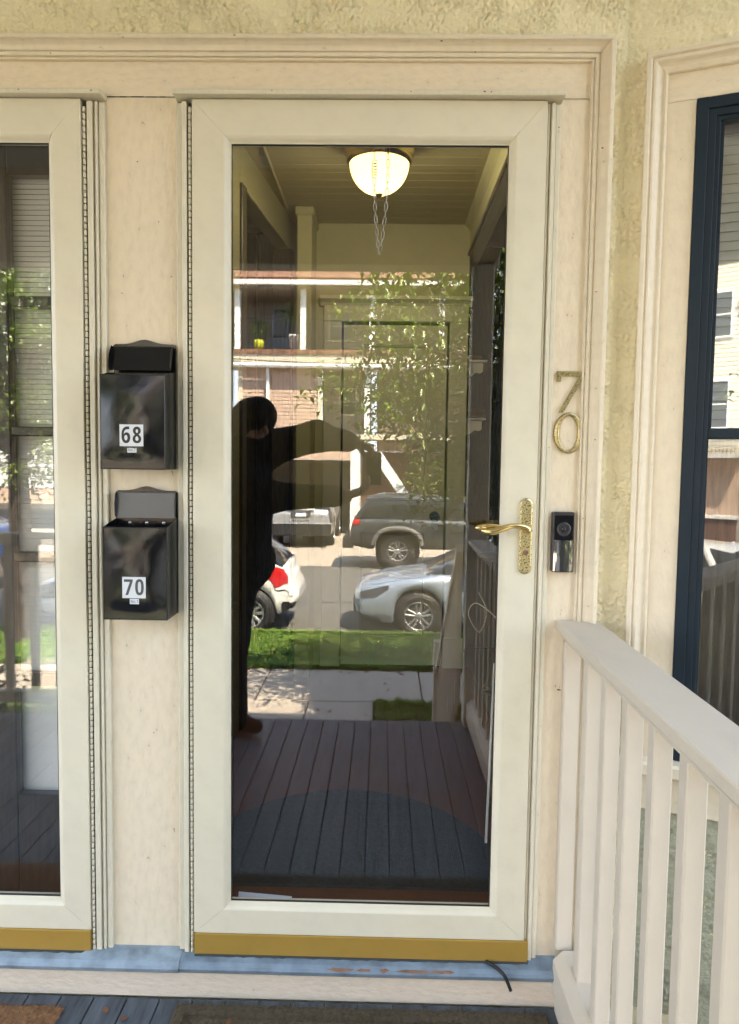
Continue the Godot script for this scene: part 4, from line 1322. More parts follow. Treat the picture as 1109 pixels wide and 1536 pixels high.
	for r in [[0.300, 0.905], [1.088, 1.975]]:
		obj("panel", bx(-0.130, 0.246, r[0], r[1], -2.456, -2.440), M.indoor_door, d)
		st = S()
		for e in [[-0.130, -0.118, r[0], r[1]], [0.234, 0.246, r[0], r[1]], [-0.118, 0.234, r[0], r[0] + 0.012], [-0.118, 0.234, r[1] - 0.012, r[1]]]:
			box(st, Vector3(e[0], e[2], -2.44), Vector3(e[1], e[3], -2.4295), 0.004)
		obj("moulding", st, M.indoor_door, d)
	st = S()
	lathe(st, [[0.030, 0.0], [0.030, 0.004], [0.012, 0.008], [0.010, 0.030], [0.020, 0.036], [0.029, 0.048], [0.029, 0.058], [0.020, 0.068], [0.0, 0.071]], Vector3(0.298, 1.0, -2.425), Vector3(0, 0, 1), 24)
	obj("knob", st, M.bell_gloss, d)
	# half-round rug, table, pole, letter
	st = S()
	var q = []
	for k in 41:
		var t = PI * k / 40
		q.append(Vector2(-0.10 + 0.49 * cos(t), 0.17 + 0.60 * sin(t)))
	prism(st, q, Vector3(0, 0.1205, 0), Vector3.RIGHT, Vector3(0, 0, -1), Vector3(0, 0.008, 0))
	tag(obj("rug", st, M.rug), "dark half-round rug on the reddish floor inside the door", "rug")
	var tb = thing("side_table", "small dark round table standing in the hall right of the vestibule", "table", Vector3(0.66, 0.116, -2.0))
	st = S()
	lathe(st, [[0.0, 0.700], [0.15, 0.700], [0.155, 0.710], [0.15, 0.720], [0.0, 0.720]], Vector3.ZERO, Vector3.UP, 30)
	obj("top", st, M.dark_panel, tb)
	st = S()
	lathe(st, [[0.012, 0.0], [0.018, 0.1], [0.012, 0.35], [0.02, 0.55], [0.015, 0.70]], Vector3.ZERO, Vector3.UP, 12)
	obj("leg", st, M.dark_panel, tb)
	st = S()
	lathe(st, [[0.0, 0.0], [0.12, 0.0], [0.12, 0.012], [0.02, 0.03], [0.0, 0.03]], Vector3.ZERO, Vector3.UP, 20)
	obj("foot", st, M.dark_panel, tb)
	st = S()
	tube(st, [Vector3(0.337, 0.124, -0.42), Vector3(0.372, 0.66, -0.56)], 0.0042, 8)
	tag(obj("white_pole", st, M.white_paint), "thin white pole leaning inside the right edge of the glass", "pole")
	st = S()
	tube(st, curve([Vector3(0.40, 0.78, -1.2), Vector3(0.42, 0.72, -1.1), Vector3(0.38, 0.66, -1.0), Vector3(0.33, 0.74, -0.95), Vector3(0.36, 0.79, -0.9), Vector3(0.45, 0.70, -0.8), Vector3(0.46, 0.50, -0.7), Vector3(0.47, 0.126, -0.66)], 6), 0.0022, 6)
	tag(obj("power_cable", st, M.white_paint), "thin white cord looping down beside the vestibule opening", "cord")
	var pp = obj("letter", bx(-0.07, 0.07, -0.04, 0.04, -0.0006, 0.0006), M.paper)
	pp.transform = Transform3D(Basis.from_euler(Vector3(-0.25, 0.0, -0.06)), Vector3(-0.295, 0.139, -0.032))
	tag(pp, "white envelope propped against the foot of the door glass", "envelope")

func link(parent, a: Vector3, b: Vector3, turned: bool):
	var d = (b - a)
	var c = (a + b) * 0.5
	var up = d.normalized()
	var side = Vector3(0, 0, 1) if turned else up.cross(Vector3(0, 0, 1)).normalized()
	var hl = d.length() * 0.5 + 0.0022
	var pts = []
	for k in 16:
		var t = TAU * k / 16
		var s = sin(t)
		pts.append(c + up * (sign(cos(t)) * (hl - 0.0036) + 0.0036 * cos(t)) + side * 0.0036 * s)
	var st := S()
	tube(st, pts, 0.00105, 6, true)
	obj("link", st, M.chain_steel, parent)

# ---------------------------------------------------------------- houses across the street
func siding(parent, x0, x1, y0, y1, z, m, step := 0.125, called := "siding"):
	var st := S()
	var y = y0
	while y < y1 - 0.01:
		var t = min(y + step, y1)
		prism(st, [Vector2(z, y), Vector2(z - 0.022, y), Vector2(z - 0.006, t), Vector2(z, t)], Vector3(x0, 0, 0), Vector3(0, 0, 1), Vector3.UP, Vector3(x1 - x0, 0, 0))
		y += step
	obj(called, st, m, parent).set_meta("kind", "stuff")

func window(parent, x0, x1, y0, y1, z, trim):
	var w = obj("window", frame_shape(x0, x1, y0, y1, z, 0.07, 0.05), trim, parent)
	obj("pane", bx(x0 + 0.06, x1 - 0.06, y0 + 0.06, y1 - 0.06, z - 0.01, z + 0.005), M.dark_glass, w)
	obj("meeting_rail", bx(x0 + 0.06, x1 - 0.06, (y0 + y1) / 2 - 0.025, (y0 + y1) / 2 + 0.025, z - 0.035, z - 0.0105), trim, w)

func frame_shape(x0, x1, y0, y1, z, w, d) -> SurfaceTool:
	var st := S()
	box(st, Vector3(x0, y0, z - d), Vector3(x0 + w, y1, z + 0.03)); box(st, Vector3(x1 - w, y0, z - d), Vector3(x1, y1, z + 0.03))
	box(st, Vector3(x0 + w, y1 - w, z - d + 0.003), Vector3(x1 - w, y1, z + 0.03)); box(st, Vector3(x0 + w, y0, z - d + 0.003), Vector3(x1 - w, y0 + w, z + 0.03))
	return st

func iron_rail(parent, x0, x1, y0, y1, z, step := 0.13, cross := 0):
	var st := S()
	box(st, Vector3(x0, y1 - 0.03, z - 0.015), Vector3(x1, y1, z + 0.015)); box(st, Vector3(x0, y0 + 0.06, z - 0.012), Vector3(x1, y0 + 0.085, z + 0.012))
	for k in cross:
		var y = lerp(y0 + 0.07, y1, (k + 1.0) / (cross + 1.0))
		box(st, Vector3(x0, y, z - 0.008), Vector3(x1, y + 0.016, z + 0.008))
	obj("railing", st, M.iron, parent)
	var n = int((x1 - x0) / step)
	st = S()
	for k in n + 1:
		var x = x0 + k * (x1 - x0) / n
		box(st, Vector3(x - 0.008, y0 + 0.001, z - 0.007), Vector3(x + 0.008, y1 - 0.031, z + 0.007))
	obj("bars", st, M.iron, parent).set_meta("kind", "stuff")

func shingle_roof(parent, x0, x1, y, z, rise, run):
	var d = Vector3(0, rise, run).normalized()
	var n = Vector3(0, run, -rise).normalized()
	obj("roof", (func():
		var st := S()
		bar(st, Vector3((x0 + x1) / 2, y, z), Vector3((x0 + x1) / 2, y + rise, z + run), x1 - x0, 0.08)
		return st).call(), M.shingle, parent)
	var st2 := S()
	var L = Vector2(rise, run).length()
	var k = 0
	while k * 0.14 < min(L, 3.0):
		var x = x0 + (0.0 if k % 2 else 0.15)
		while x < x1 - 0.3:
			var o = Vector3(x, y, z) + d * (k * 0.14) + n * (0.045 + rng.randf() * 0.006)
			quad(st2, o, o + d * 0.15, o + d * 0.15 + Vector3(0.29, 0, 0), o + Vector3(0.29, 0, 0) + n * 0.006)
			x += 0.3
		k += 1
	obj("shingles", st2, M.shingle, parent).set_meta("kind", "stuff")

func opposite_house():
	var h = thing("balcony_house", "peach clapboard house with a white-posted balcony above an open carport, reflected across the street", "house")
	var P = func(called, a, b, c, d, e, f, m): return obj(called, bx(a, b, c, d, e, f), M[m], h)
	P.call("carport_wall", -5.6, 3.6, -1.4, 1.36, 30.0, 30.3, "siding_tan")
	P.call("carport_side", -5.6, -5.25, -1.4, 1.36, 25.1, 30.0, "siding_tan")
	P.call("carport_side", -1.1, -0.85, -1.4, 1.9, 25.1, 30.0, "siding_cream")
	P.call("white_panel", -1.2, -0.86, -1.38, 2.0, 24.98, 25.09, "white_trim")
	P.call("carport_post", -4.55, -4.40, -1.38, 1.36, 24.9, 25.05, "white_trim")
	P.call("carport_beam", -5.6, -1.2, 1.361, 2.05, 24.85, 25.1, "siding_peach")
	P.call("carport_ceiling", -5.6, -0.84, 2.051, 2.3, 24.9, 30.2, "siding_tan")
	# first floor: clapboard bay, set-back wall with a window
	P.call("wall", -5.30, -2.35, 2.3, 4.9, 25.03, 25.3, "siding_peach")
	siding(h, -5.16, -2.42, 2.42, 4.72, 25.03, M.siding_peach, 0.135)
	P.call("corner_board", -5.32, -5.161, 2.3, 4.75, 24.98, 25.029, "cream_trim")
	P.call("corner_board", -2.419, -2.26, 2.3, 4.75, 24.98, 25.029, "cream_trim")
	P.call("downspout", -4.28, -4.17, 1.3, 4.7, 24.86, 24.97, "white_trim")
	P.call("set_back_wall", -2.35, -0.5, 2.3, 5.1, 26.4, 26.6, "siding_tan")
	window(h, -1.72, -1.04, 3.05, 4.10, 26.39, M.cream_trim)
	P.call("porch_floor", -2.35, 3.4, 2.12, 2.3, 24.95, 26.6, "cream_trim")
	iron_rail(h, -2.30, -0.75, 2.30, 3.34, 25.0, 0.13)
	P.call("post", -0.72, -0.52, 2.3, 4.72, 24.95, 25.13, "white_trim")
	P.call("side_wall", -0.26, 3.4, 1.7, 3.1, 26.0, 26.2, "siding_peach")
	siding(h, -0.26, 3.2, 1.72, 3.05, 26.0, M.siding_peach, 0.135)
	P.call("ledge", -0.3, 3.4, 3.08, 3.22, 25.9, 26.25, "cream_trim")
	iron_rail(h, -0.30, 2.6, 1.75, 3.12, 25.2, 0.16, 6)
	P.call("upper_side_wall", -0.3, 3.4, 3.22, 5.1, 27.0, 27.2, "siding_tan")
	window(h, 0.5, 1.2, 3.5, 4.7, 26.99, M.white_trim)
	# stair down to the right with a white stringer
	var st := S()
	prism(st, [Vector2(-0.1, 1.70), Vector2(2.0, -1.36), Vector2(1.55, -1.36), Vector2(-0.1, 1.1)], Vector3(0, 0, 24.6), Vector3.RIGHT, Vector3.UP, Vector3(0, 0, 0.12))
	obj("stair_stringer", st, M.white_trim, h)
	P.call("brick_side", -0.8, 3.4, -1.38, 1.69, 26.1, 26.4, "brick")
	# balcony: curved fascia, gutter, floor, posts, rail, back wall with a door
	P.call("balcony_floor", -6.2, 3.4, 5.12, 5.28, 24.7, 27.0, "shingle")
	P.call("fascia", -6.2, 3.4, 4.78, 5.119, 24.75, 24.85, "cream_trim")
	st = S()
	tube(st, [Vector3(-6.2, 4.72, 24.66), Vector3(3.4, 4.68, 24.66)], 0.085, 10)
	obj("gutter", st, M.white_trim, h)
	st = S()
	tube(st, curve([Vector3(-6.2, 4.98, 24.70), Vector3(-4.0, 4.86, 24.70), Vector3(-1.0, 4.80, 24.70), Vector3(3.4, 4.86, 24.70)]), 0.018, 6)
	obj("cable", st, M.iron, h)
	P.call("soffit", -6.2, 3.4, 4.745, 4.777, 24.76, 26.6, "cream_trim")
	for x in [-5.41, -3.05, -0.58, 1.9]:
		P.call("balcony_post", x, x + 0.20, 5.28, 7.42, 24.78, 24.98, "white_trim")
	iron_rail(h, -5.2, -3.06, 5.28, 6.42, 24.9, 0.14)
	iron_rail(h, -2.84, -0.6, 5.28, 6.42, 24.9, 0.14)
	iron_rail(h, -0.37, 1.9, 5.28, 6.42, 24.9, 0.14)
	P.call("balcony_wall", -6.0, 3.4, 5.28, 7.6, 26.9, 27.1, "siding_tan")
	siding(h, -6.0, 3.4, 5.3, 7.5, 26.9, M.siding_tan, 0.15)
	var door = P.call("balcony_door", -4.40, -3.70, 5.29, 7.25, 26.82, 26.87, "blue_door")
	obj("door_glass", bx(-4.28, -3.82, 6.05, 7.10, 26.80, 26.819), M.dark_glass, door)
	window(h, -2.2, -1.1, 5.9, 7.1, 26.86, M.cream_trim)
	P.call("balcony_ceiling", -6.0, 3.4, 7.42, 7.5, 24.6, 27.1, "siding_tan")
	P.call("eave_gutter", -6.3, 3.6, 7.50, 7.66, 24.38, 24.52, "white_trim")
	P.call("eave_soffit", -6.3, 3.6, 7.501, 7.56, 24.521, 26.9, "cream_trim")
	shingle_roof(h, -6.4, 3.7, 7.70, 24.42, 2.6, 4.4)
	var g = thing("yellow_planter", "yellow pot with a leafy plant on the balcony across the street", "potted plant", Vector3(-4.62, 5.28, 25.3))
	st = S()
	lathe(st, [[0.0, 0.0], [0.16, 0.0], [0.19, 0.30], [0.18, 0.42], [0.16, 0.42], [0.15, 0.36], [0.0, 0.35]], Vector3.ZERO, Vector3.UP, 18)
	obj("pot", st, M.pot_yellow, g)
	foliage(g, "leaves", Vector3(0, 0.85, 0), Vector3(0.42, 0.42, 0.35), 240, 0.13, 77)
	g = thing("white_planter", "white pot with a dark leggy plant on the balcony across the street", "potted plant", Vector3(-3.30, 5.28, 25.3))
	st = S()
	lathe(st, [[0.0, 0.0], [0.17, 0.0], [0.22, 0.52], [0.25, 0.53], [0.25, 0.60], [0.20, 0.60], [0.18, 0.54], [0.0, 0.5]], Vector3.ZERO, Vector3.UP, 18)
	obj("pot", st, M.white_trim, g)
	st = S()
	tube(st, [Vector3(0, 0.5, 0), Vector3(-0.06, 1.0, 0), Vector3(-0.25, 1.5, 0)], 0.02, 6)
	obj("stem", st, M.bark, g)
	foliage(g, "leaves", Vector3(-0.22, 1.35, 0), Vector3(0.4, 0.5, 0.3), 130, 0.16, 78)
	foliage_thing("far_shrub", "leafy shrub beside the far stair, reflected in the door glass", "shrub", Vector3(1.9, -1.3, 22.8), Vector3(1.5, 1.6, 1.1), 1500, 0.16, 79)

func left_house():
	var h = thing("clapboard_house", "pale clapboard house on a brick base with an outside stair, reflected in the bay window", "house")
	var P = func(called, a, b, c, d, e, f, m): return obj(called, bx(a, b, c, d, e, f), M[m], h)
	P.call("wall", -18.0, -6.5, -0.4, 9.0, 25.05, 25.4, "siding_peach")
	siding(h, -10.2, -6.5, 1.75, 8.8, 25.05, M.siding_cream, 0.15)
	siding(h, -18.0, -10.25, 0.2, 8.8, 25.05, M.siding_pale, 0.15)
	for w in [[-7.6, -6.9, 2.6, 4.3], [-9.3, -8.5, 2.6, 4.3], [-7.6, -6.9, 5.7, 7.3], [-9.3, -8.5, 5.7, 7.3], [-12.6, -11.6, 2.4, 4.2], [-15.0, -14.0, 2.4, 4.2], [-12.6, -11.6, 5.6, 7.4], [-15.0, -14.0, 5.6, 7.4]]:
		window(h, w[0], w[1], w[2], w[3], 25.02, M.white_trim)
	P.call("base_ledge", -10.2, -6.3, -0.45, -0.36, 24.3, 25.04, "white_trim")
	P.call("landing", -8.6, -6.4, 1.60, 1.74, 24.1, 25.0, "white_trim")
	iron_rail(h, -8.6, -6.4, 1.74, 2.5, 24.15, 0.12, 3)
	var st := S()
	prism(st, [Vector2(-8.6, 1.72), Vector2(-11.4, -0.9), Vector2(-11.0, -0.9), Vector2(-8.6, 1.4)], Vector3(0, 0, 24.2), Vector3.RIGHT, Vector3.UP, Vector3(0, 0, 0.1))
	obj("stair_stringer", st, M.cream_trim, h)
	# brick base, laid brick by brick in one mesh (far away and only a few pixels tall)
	P.call("mortar_bed", -10.2, -6.3, -1.38, -0.451, 24.42, 25.0, "mortar")
	st = S()
	for r in 12:
		for c in 17:
			var x = -10.19 + c * 0.23 + (0.115 if r % 2 else 0.0)
			box(st, Vector3(x, -1.37 + r * 0.076, 24.40), Vector3(min(x + 0.218, -6.31), -1.37 + r * 0.076 + 0.064, 24.43))
	obj("bricks", st, M.brick, h).set_meta("kind", "stuff")
	shingle_roof(h, -18.5, -6.3, 9.0, 24.7, 2.8, 4.0)

# ---------------------------------------------------------------- cars
# a car is built along local x (0 = front bumper); c holds the lines that shape it
func ring_half(c, x):
	var t = fn(c.top, x); var b = fn(c.bot, x); var w = fn(c.hw, x)
	for a in c.arch:
		var d = abs(x - a[0])
		if d < a[2]:
			b = max(b, a[1] + sqrt(a[2] * a[2] - d * d))
	b = min(b, t - 0.08)
	var cr = c.get("crown", 0.035) * min(1.0, w / 0.7)
	return [Vector2(0, b), Vector2(0.80 * w, b), Vector2(0.955 * w, b + 0.035), Vector2(w, lerp(b, t, 0.33)), Vector2(w, lerp(b, t, 0.58)), Vector2(0.968 * w, lerp(b, t, 0.83)), Vector2(0.935 * w, lerp(b, t, 0.94)), Vector2(0.87 * w, t), Vector2(0.5 * w, t + cr * 0.75), Vector2(0, t + cr)]

func body_at(c, x, f, side, off):
	var r = ring_half(c, x)
	var k = clampf(f * (r.size() - 1), 0, r.size() - 1.001)
	var a = r[int(k)]; var b = r[int(k) + 1]
	var p = a.lerp(b, k - int(k))
	var n = (b - a).normalized()
	return Vector3(x, p.y - n.x * off, (p.x + n.y * off) * side)

func patch(c, x0, x1, f0, f1, side, off, shape = null) -> SurfaceTool:
	var st := S()
	st.set_smooth_group(1)
	var N = 8; var K = 6
	var g = []
	for i in N + 1:
		var row = []
		for j in K + 1:
			var u = float(i) / N; var v = float(j) / K
			var lo = f0; var hi = f1
			if shape:
				lo = lerp(f0, f1, fn(shape[0], u)); hi = lerp(f0, f1, fn(shape[1], u))
			row.append(body_at(c, lerp(x0, x1, u), lerp(lo, hi, v), side, off))
		g.append(row)
	for i in N:
		for j in K:
			if side > 0:
				quad(st, g[i][j], g[i + 1][j], g[i + 1][j + 1], g[i][j + 1])
			else:
				quad(st, g[i][j], g[i][j + 1], g[i + 1][j + 1], g[i + 1][j])
	return st

func full(half):
	var out = []
	for p in half:
		out.append(p)
	for i in range(half.size() - 2, 0, -1):
		out.append(Vector2(-half[i].x, half[i].y))
	return out

func car(called, label, c, at, turn, category := "car", group := "cars parked along the street"):
	var o = thing(called, label, category, at, turn, group)
	var rings = []
	var n = int(c.L / 0.05)
	for i in n + 1:
		var x = c.L * i / n
		var ring = []
		for p in full(ring_half(c, x)):
			ring.append(Vector3(x, p.y, p.x))
		rings.append(ring)
	var st := S()
	loft(st, rings, true, true, false, 1)
	obj("body", st, M[c.paint], o)
	# glasshouse and roof skin
	var g = c.gh
	rings = []
	var roof = []
	var m = 26
	for i in m + 1:
		var x = lerp(float(g.roof[0][0]), float(g.roof[-1][0]), float(i) / m)
		var y = fn(g.roof, x); var b = fn(c.top, x) - 0.01
		y = max(y, b + 0.02)
		var k = clampf((y - b) / (g.h - b), 0.05, 1.0)
		var wb = fn(g.w, x)
		var wr = lerp(wb, g.wr, k)
		var half = [Vector2(wb, b), Vector2(lerp(wb, wr, 0.5) + 0.015, lerp(b, y, 0.5)), Vector2(wr, lerp(b, y, 0.93)), Vector2(wr * 0.88, lerp(b, y, 0.985)), Vector2(0, y + 0.01)]
		var ring = []
		for p in half:
			ring.append(Vector3(x, p.y, p.x))
		for j in range(half.size() - 2, -1, -1):
			ring.append(Vector3(x, half[j].y, -half[j].x))
		rings.append(ring)
		if x >= g.skin[0] and x <= g.skin[1]:
			var rr = []
			for q in [Vector2(wr + 0.012, y - 0.085), Vector2(wr + 0.004, y - 0.045), Vector2(wr * 0.88, y - 0.002), Vector2(0, y + 0.022)]:
				rr.append(Vector3(x, q.y, q.x))
			for q in [Vector2(wr * 0.88, y - 0.002), Vector2(wr + 0.004, y - 0.045), Vector2(wr + 0.012, y - 0.085)]:
				rr.append(Vector3(x, q.y, -q.x))
			roof.append(rr)
	st = S()
	loft(st, rings, false, false, false, 1)
	obj("windows", st, M.dark_glass, o)
	st = S()
	loft(st, roof, false, false, false, 1)
	for s in [-1, 1]:
		for p in g.pillars:
			var pts = []
			for k in 7:
				var v = k / 6.0
				var x = lerp(float(p[0]), float(p[1]), v)
				var b = fn(c.top, p[0]) - 0.01; var y = lerp(b, fn(g.roof, p[1]) - 0.03, v)
				pts.append(Vector3(x, y, s * (lerp(fn(g.w, p[0]), g.wr, v) + 0.015 * sin(v * PI) - 0.012)))
			tube(st, pts, p[2], 8, false, Vector2(1.0, 1.0))
	obj("roof", st, M[c.get("roof_paint", c.paint)], o)
	# wheels in dark wells
	for a in c.arch:
		for s in [-1, 1]:
			st = S()
			lathe(st, [[0.0, -0.10], [a[2] * 0.99, -0.10], [a[2] * 0.99, 0.10], [0.0, 0.10]], Vector3(a[0], a[1], s * (fn(c.hw, a[0]) - 0.16)), Vector3(0, 0, 1), 28)
			obj("wheel_well", st, M.black_plastic, o)
			var w := Node3D.new()
			w.name = "wheel"
			w.position = Vector3(a[0], c.r, s * (fn(c.hw, a[0]) - 0.115))
			w.rotation.y = 0.0 if s > 0 else PI
			put(w, o)
			var r = c.r; var q = c.rim
			st = S()
			lathe(st, [[q, -0.10], [r - 0.03, -0.105], [r - 0.005, -0.085], [r, -0.05], [r, 0.05], [r - 0.005, 0.085], [r - 0.03, 0.105], [q + 0.01, 0.10], [q, 0.085]], Vector3.ZERO, Vector3(0, 0, 1), 36, false)
			obj("tyre", st, M.rubber, w)
			st = S()
			lathe(st, [[q, -0.09], [q, 0.085], [q - 0.012, 0.098], [q - 0.022, 0.085], [q - 0.024, -0.02]], Vector3.ZERO, Vector3(0, 0, 1), 36, false)
			lathe(st, [[0.0, 0.02], [0.062, 0.02], [0.058, 0.075], [0.03, 0.085], [0.0, 0.085]], Vector3.ZERO, Vector3(0, 0, 1), 20)
			for k in c.spokes:
				var t = TAU * k / c.spokes + 0.3
				var d = Vector3(cos(t), sin(t), 0); var e = Vector3(-sin(t), cos(t), 0)
				for z in [-1, 1]:
					var wd = c.get("spoke_w", 0.022)
					var p0 = d * 0.05 + e * z * 0.018; var p1 = d * (q - 0.012) + e * z * (wd + 0.014)
					box(st, Vector3(0, -wd / 2, 0.05), Vector3((p1 - p0).length(), wd / 2, 0.082), 0.006, Transform3D(Basis(Vector3(0, 0, 1), atan2((p1 - p0).y, (p1 - p0).x)), p0))
			obj("rim", st, M.alloy, w)
			st = S()
			lathe(st, [[0.0, -0.03], [q - 0.03, -0.03], [q - 0.03, -0.02], [0.0, -0.02]], Vector3.ZERO, Vector3(0, 0, 1), 24)
			obj("brake_disc", st, M.black_plastic, w)
	for p in c.patches:
		for s in [-1, 1]:
			obj(p[0], patch(c, p[2], p[3], p[4], p[5], s, p[6] if p.size() > 6 else 0.005, p[7] if p.size() > 7 else null), M[p[1]], o)
	for b in c.get("boxes", []):
		obj(b[0], bx(b[2], b[3], b[4], b[5], b[6], b[7], 0.008), M[b[1]], o)
	return o

func cars():
	var sedan = {"L": 4.55, "r": 0.325, "rim": 0.225, "spokes": 5, "spoke_w": 0.03, "paint": "paint_silver",
		"top": [[0, 0.60], [0.05, 0.68], [0.18, 0.76], [0.5, 0.84], [0.9, 0.90], [1.25, 0.955], [1.45, 0.97], [3.6, 1.02], [4.2, 1.03], [4.42, 0.98], [4.5, 0.85], [4.55, 0.6]],
		"bot": [[0, 0.42], [0.05, 0.30], [0.14, 0.21], [0.5, 0.18], [4.1, 0.2], [4.45, 0.3], [4.55, 0.42]],
		"hw": [[0, 0.50], [0.03, 0.60], [0.10, 0.69], [0.25, 0.77], [0.5, 0.835], [0.95, 0.872], [2.2, 0.88], [3.7, 0.875], [4.2, 0.83], [4.45, 0.70], [4.55, 0.5]],
		"arch": [[1.0, 0.33, 0.385], [3.62, 0.33, 0.385]],
		"gh": {"h": 1.49, "wr": 0.56, "w": [[1.0, 0.70], [1.5, 0.78], [3.6, 0.78], [4.2, 0.7]], "roof": [[1.12, 0.95], [1.5, 1.12], [2.05, 1.40], [2.4, 1.48], [2.9, 1.485], [3.4, 1.40], [4.05, 1.05]], "skin": [2.1, 3.4], "pillars": [[1.18, 2.15, 0.030], [2.55, 2.6, 0.03], [4.0, 3.3, 0.05]]},
		"patches": [["headlight", "clear_lens", 0.09, 0.54, 0.47, 0.64, 0.010, [[[0, 0.1], [0.5, 0.0], [1, 0.55]], [[0, 0.7], [1, 1.0]]]], ["lower_grille", "black_plastic", 0.06, 0.42, 0.14, 0.28, 0.005, [[[0, 0.0], [1, 0.55]], [[0, 1.0], [1, 0.8]]]], ["door_glass_line", "black_plastic", 1.5, 3.6, 0.745, 0.772, 0.004], ["tail_lamp", "red_lens", 4.28, 4.53, 0.50, 0.72], ["door_seam", "black_plastic", 1.52, 1.535, 0.18, 0.74, 0.003], ["door_seam", "black_plastic", 2.62, 2.635, 0.18, 0.74, 0.003], ["bonnet_seam", "black_plastic", 0.16, 1.3, 0.735, 0.748, 0.004], ["door_handle", "paint_silver", 2.35, 2.53, 0.62, 0.66, 0.02]],
		"boxes": [["grille", "black_plastic", -0.012, 0.03, 0.30, 0.56, -0.40, 0.40], ["number_plate", "white_trim", -0.022, -0.0125, 0.36, 0.46, -0.2, 0.2]]}
	var s1 = car("silver_sedan", "silver saloon car parked facing left, its front half seen in the door glass", sedan, Vector3(-0.43, ROAD, 10.12), 0.0)
	for k in [-1, 1]:
		var st := S()
		lathe(st, [[0.0, -0.09], [0.06, -0.08], [0.075, 0.0], [0.06, 0.08], [0.0, 0.09]], Vector3(1.75, 1.03, k * 0.93), Vector3(0, 0, 1), 12)
		obj("mirror", st, M.paint_silver, s1)
	var hatch = {"L": 4.1, "r": 0.325, "rim": 0.225, "spokes": 5, "spoke_w": 0.045, "paint": "paint_white", "crown": 0.03,
		"top": [[0, 0.6], [0.08, 0.72], [0.5, 0.88], [1.1, 1.0], [2.0, 1.04], [3.3, 1.10], [3.75, 1.08], [3.92, 1.02], [3.965, 0.90], [3.98, 0.78], [4.04, 0.73], [4.1, 0.62]],
		"bot": [[0, 0.42], [0.12, 0.24], [0.5, 0.2], [3.5, 0.22], [3.85, 0.30], [4.05, 0.40], [4.1, 0.5]],
		"hw": [[0, 0.5], [0.1, 0.68], [0.4, 0.82], [0.9, 0.865], [3.3, 0.875], [3.6, 0.855], [3.8, 0.80], [3.92, 0.73], [4.0, 0.69], [4.06, 0.64], [4.1, 0.55]],
		"arch": [[0.82, 0.33, 0.38], [3.38, 0.33, 0.385]],
		"gh": {"h": 1.5, "wr": 0.60, "w": [[1.0, 0.72], [1.4, 0.79], [3.5, 0.78], [3.95, 0.66]], "roof": [[0.95, 0.97], [1.4, 1.18], [1.9, 1.43], [2.4, 1.50], [3.1, 1.47], [3.45, 1.42], [3.88, 1.06]], "skin": [1.9, 3.45], "pillars": [[1.05, 1.95, 0.03], [2.3, 2.35, 0.03], [3.3, 3.05, 0.06]]},
		"patches": [["tail_lamp", "red_lens", 3.46, 3.955, 0.42, 0.69, 0.012, [[[0, 0.45], [0.15, 0.2], [0.4, 0.05], [0.8, 0.1], [1, 0.35]], [[0, 0.5], [0.2, 0.8], [0.55, 1.0], [0.9, 0.95], [1, 0.8]]]], ["headlight", "clear_lens", 0.1, 0.6, 0.4, 0.62], ["rear_bumper_insert", "black_plastic", 3.86, 4.07, 0.13, 0.30, 0.008], ["bumper_seam", "black_plastic", 3.74, 4.02, 0.405, 0.418, 0.004], ["fuel_flap", "paint_white", 3.40, 3.54, 0.55, 0.68, 0.006], ["door_seam", "black_plastic", 3.0, 3.014, 0.2, 0.74, 0.003]],
		"boxes": [["number_plate", "white_trim", 3.985, 4.012, 0.80, 0.92, -0.2, 0.2]]}
	car("white_hatchback", "white hatchback parked at the kerb, red tail lamp seen in the door glass", hatch, Vector3(-5.40, ROAD, 10.1), 0.0)
	var suv = {"L": 5.0, "r": 0.38, "rim": 0.26, "spokes": 6, "paint": "paint_grey", "crown": 0.03,
		"top": [[0, 0.9], [0.15, 1.05], [1.3, 1.18], [1.6, 1.2], [4.8, 1.22], [4.95, 1.16], [5.0, 1.0]],
		"bot": [[0, 0.5], [0.2, 0.3], [4.7, 0.34], [4.95, 0.42], [5.0, 0.5]],
		"hw": [[0, 0.75], [0.2, 0.9], [0.6, 0.97], [4.4, 0.975], [4.85, 0.95], [4.97, 0.91], [5.0, 0.86]],
		"arch": [[0.95, 0.40, 0.46], [3.95, 0.40, 0.46]],
		"gh": {"h": 1.85, "wr": 0.76, "w": [[1.2, 0.85], [4.9, 0.88]], "roof": [[1.2, 1.18], [1.9, 1.70], [2.3, 1.84], [4.4, 1.84], [4.72, 1.78], [4.93, 1.2]], "skin": [2.0, 4.75], "pillars": [[1.3, 2.0, 0.04], [2.9, 2.9, 0.035], [4.85, 4.66, 0.06]]},
		"patches": [["tail_lamp", "clear_lens", 4.82, 4.985, 0.42, 0.70, 0.01], ["lower_cladding", "black_plastic", 0.3, 4.98, 0.10, 0.30, 0.006]],
		"boxes": [["rear_bumper", "black_plastic", 4.9, 5.07, 0.40, 0.74, -0.93, 0.93], ["chrome_bar", "white_trim", 5.0, 5.035, 1.18, 1.25, -0.42, 0.42], ["plate_recess", "print_grey", 5.0, 5.025, 0.94, 1.165, -0.30, 0.30], ["number_plate", "white_trim", 5.026, 5.034, 0.97, 1.11, -0.16, 0.16], ["plate_band", "paint_blue", 5.034, 5.037, 1.075, 1.108, -0.158, 0.158], ["bumper_step", "alloy", 4.95, 5.075, 0.741, 0.765, -0.9, 0.9], ["tow_bar", "black_plastic", 5.0, 5.2, 0.30, 0.40, -0.06, 0.06]]}
	var s3 = car("silver_suv", "large silver off-road car in the driveway seen from behind under the carport", suv, Vector3(-2.50, ROAD + 0.006, 25.5), PI / 2)
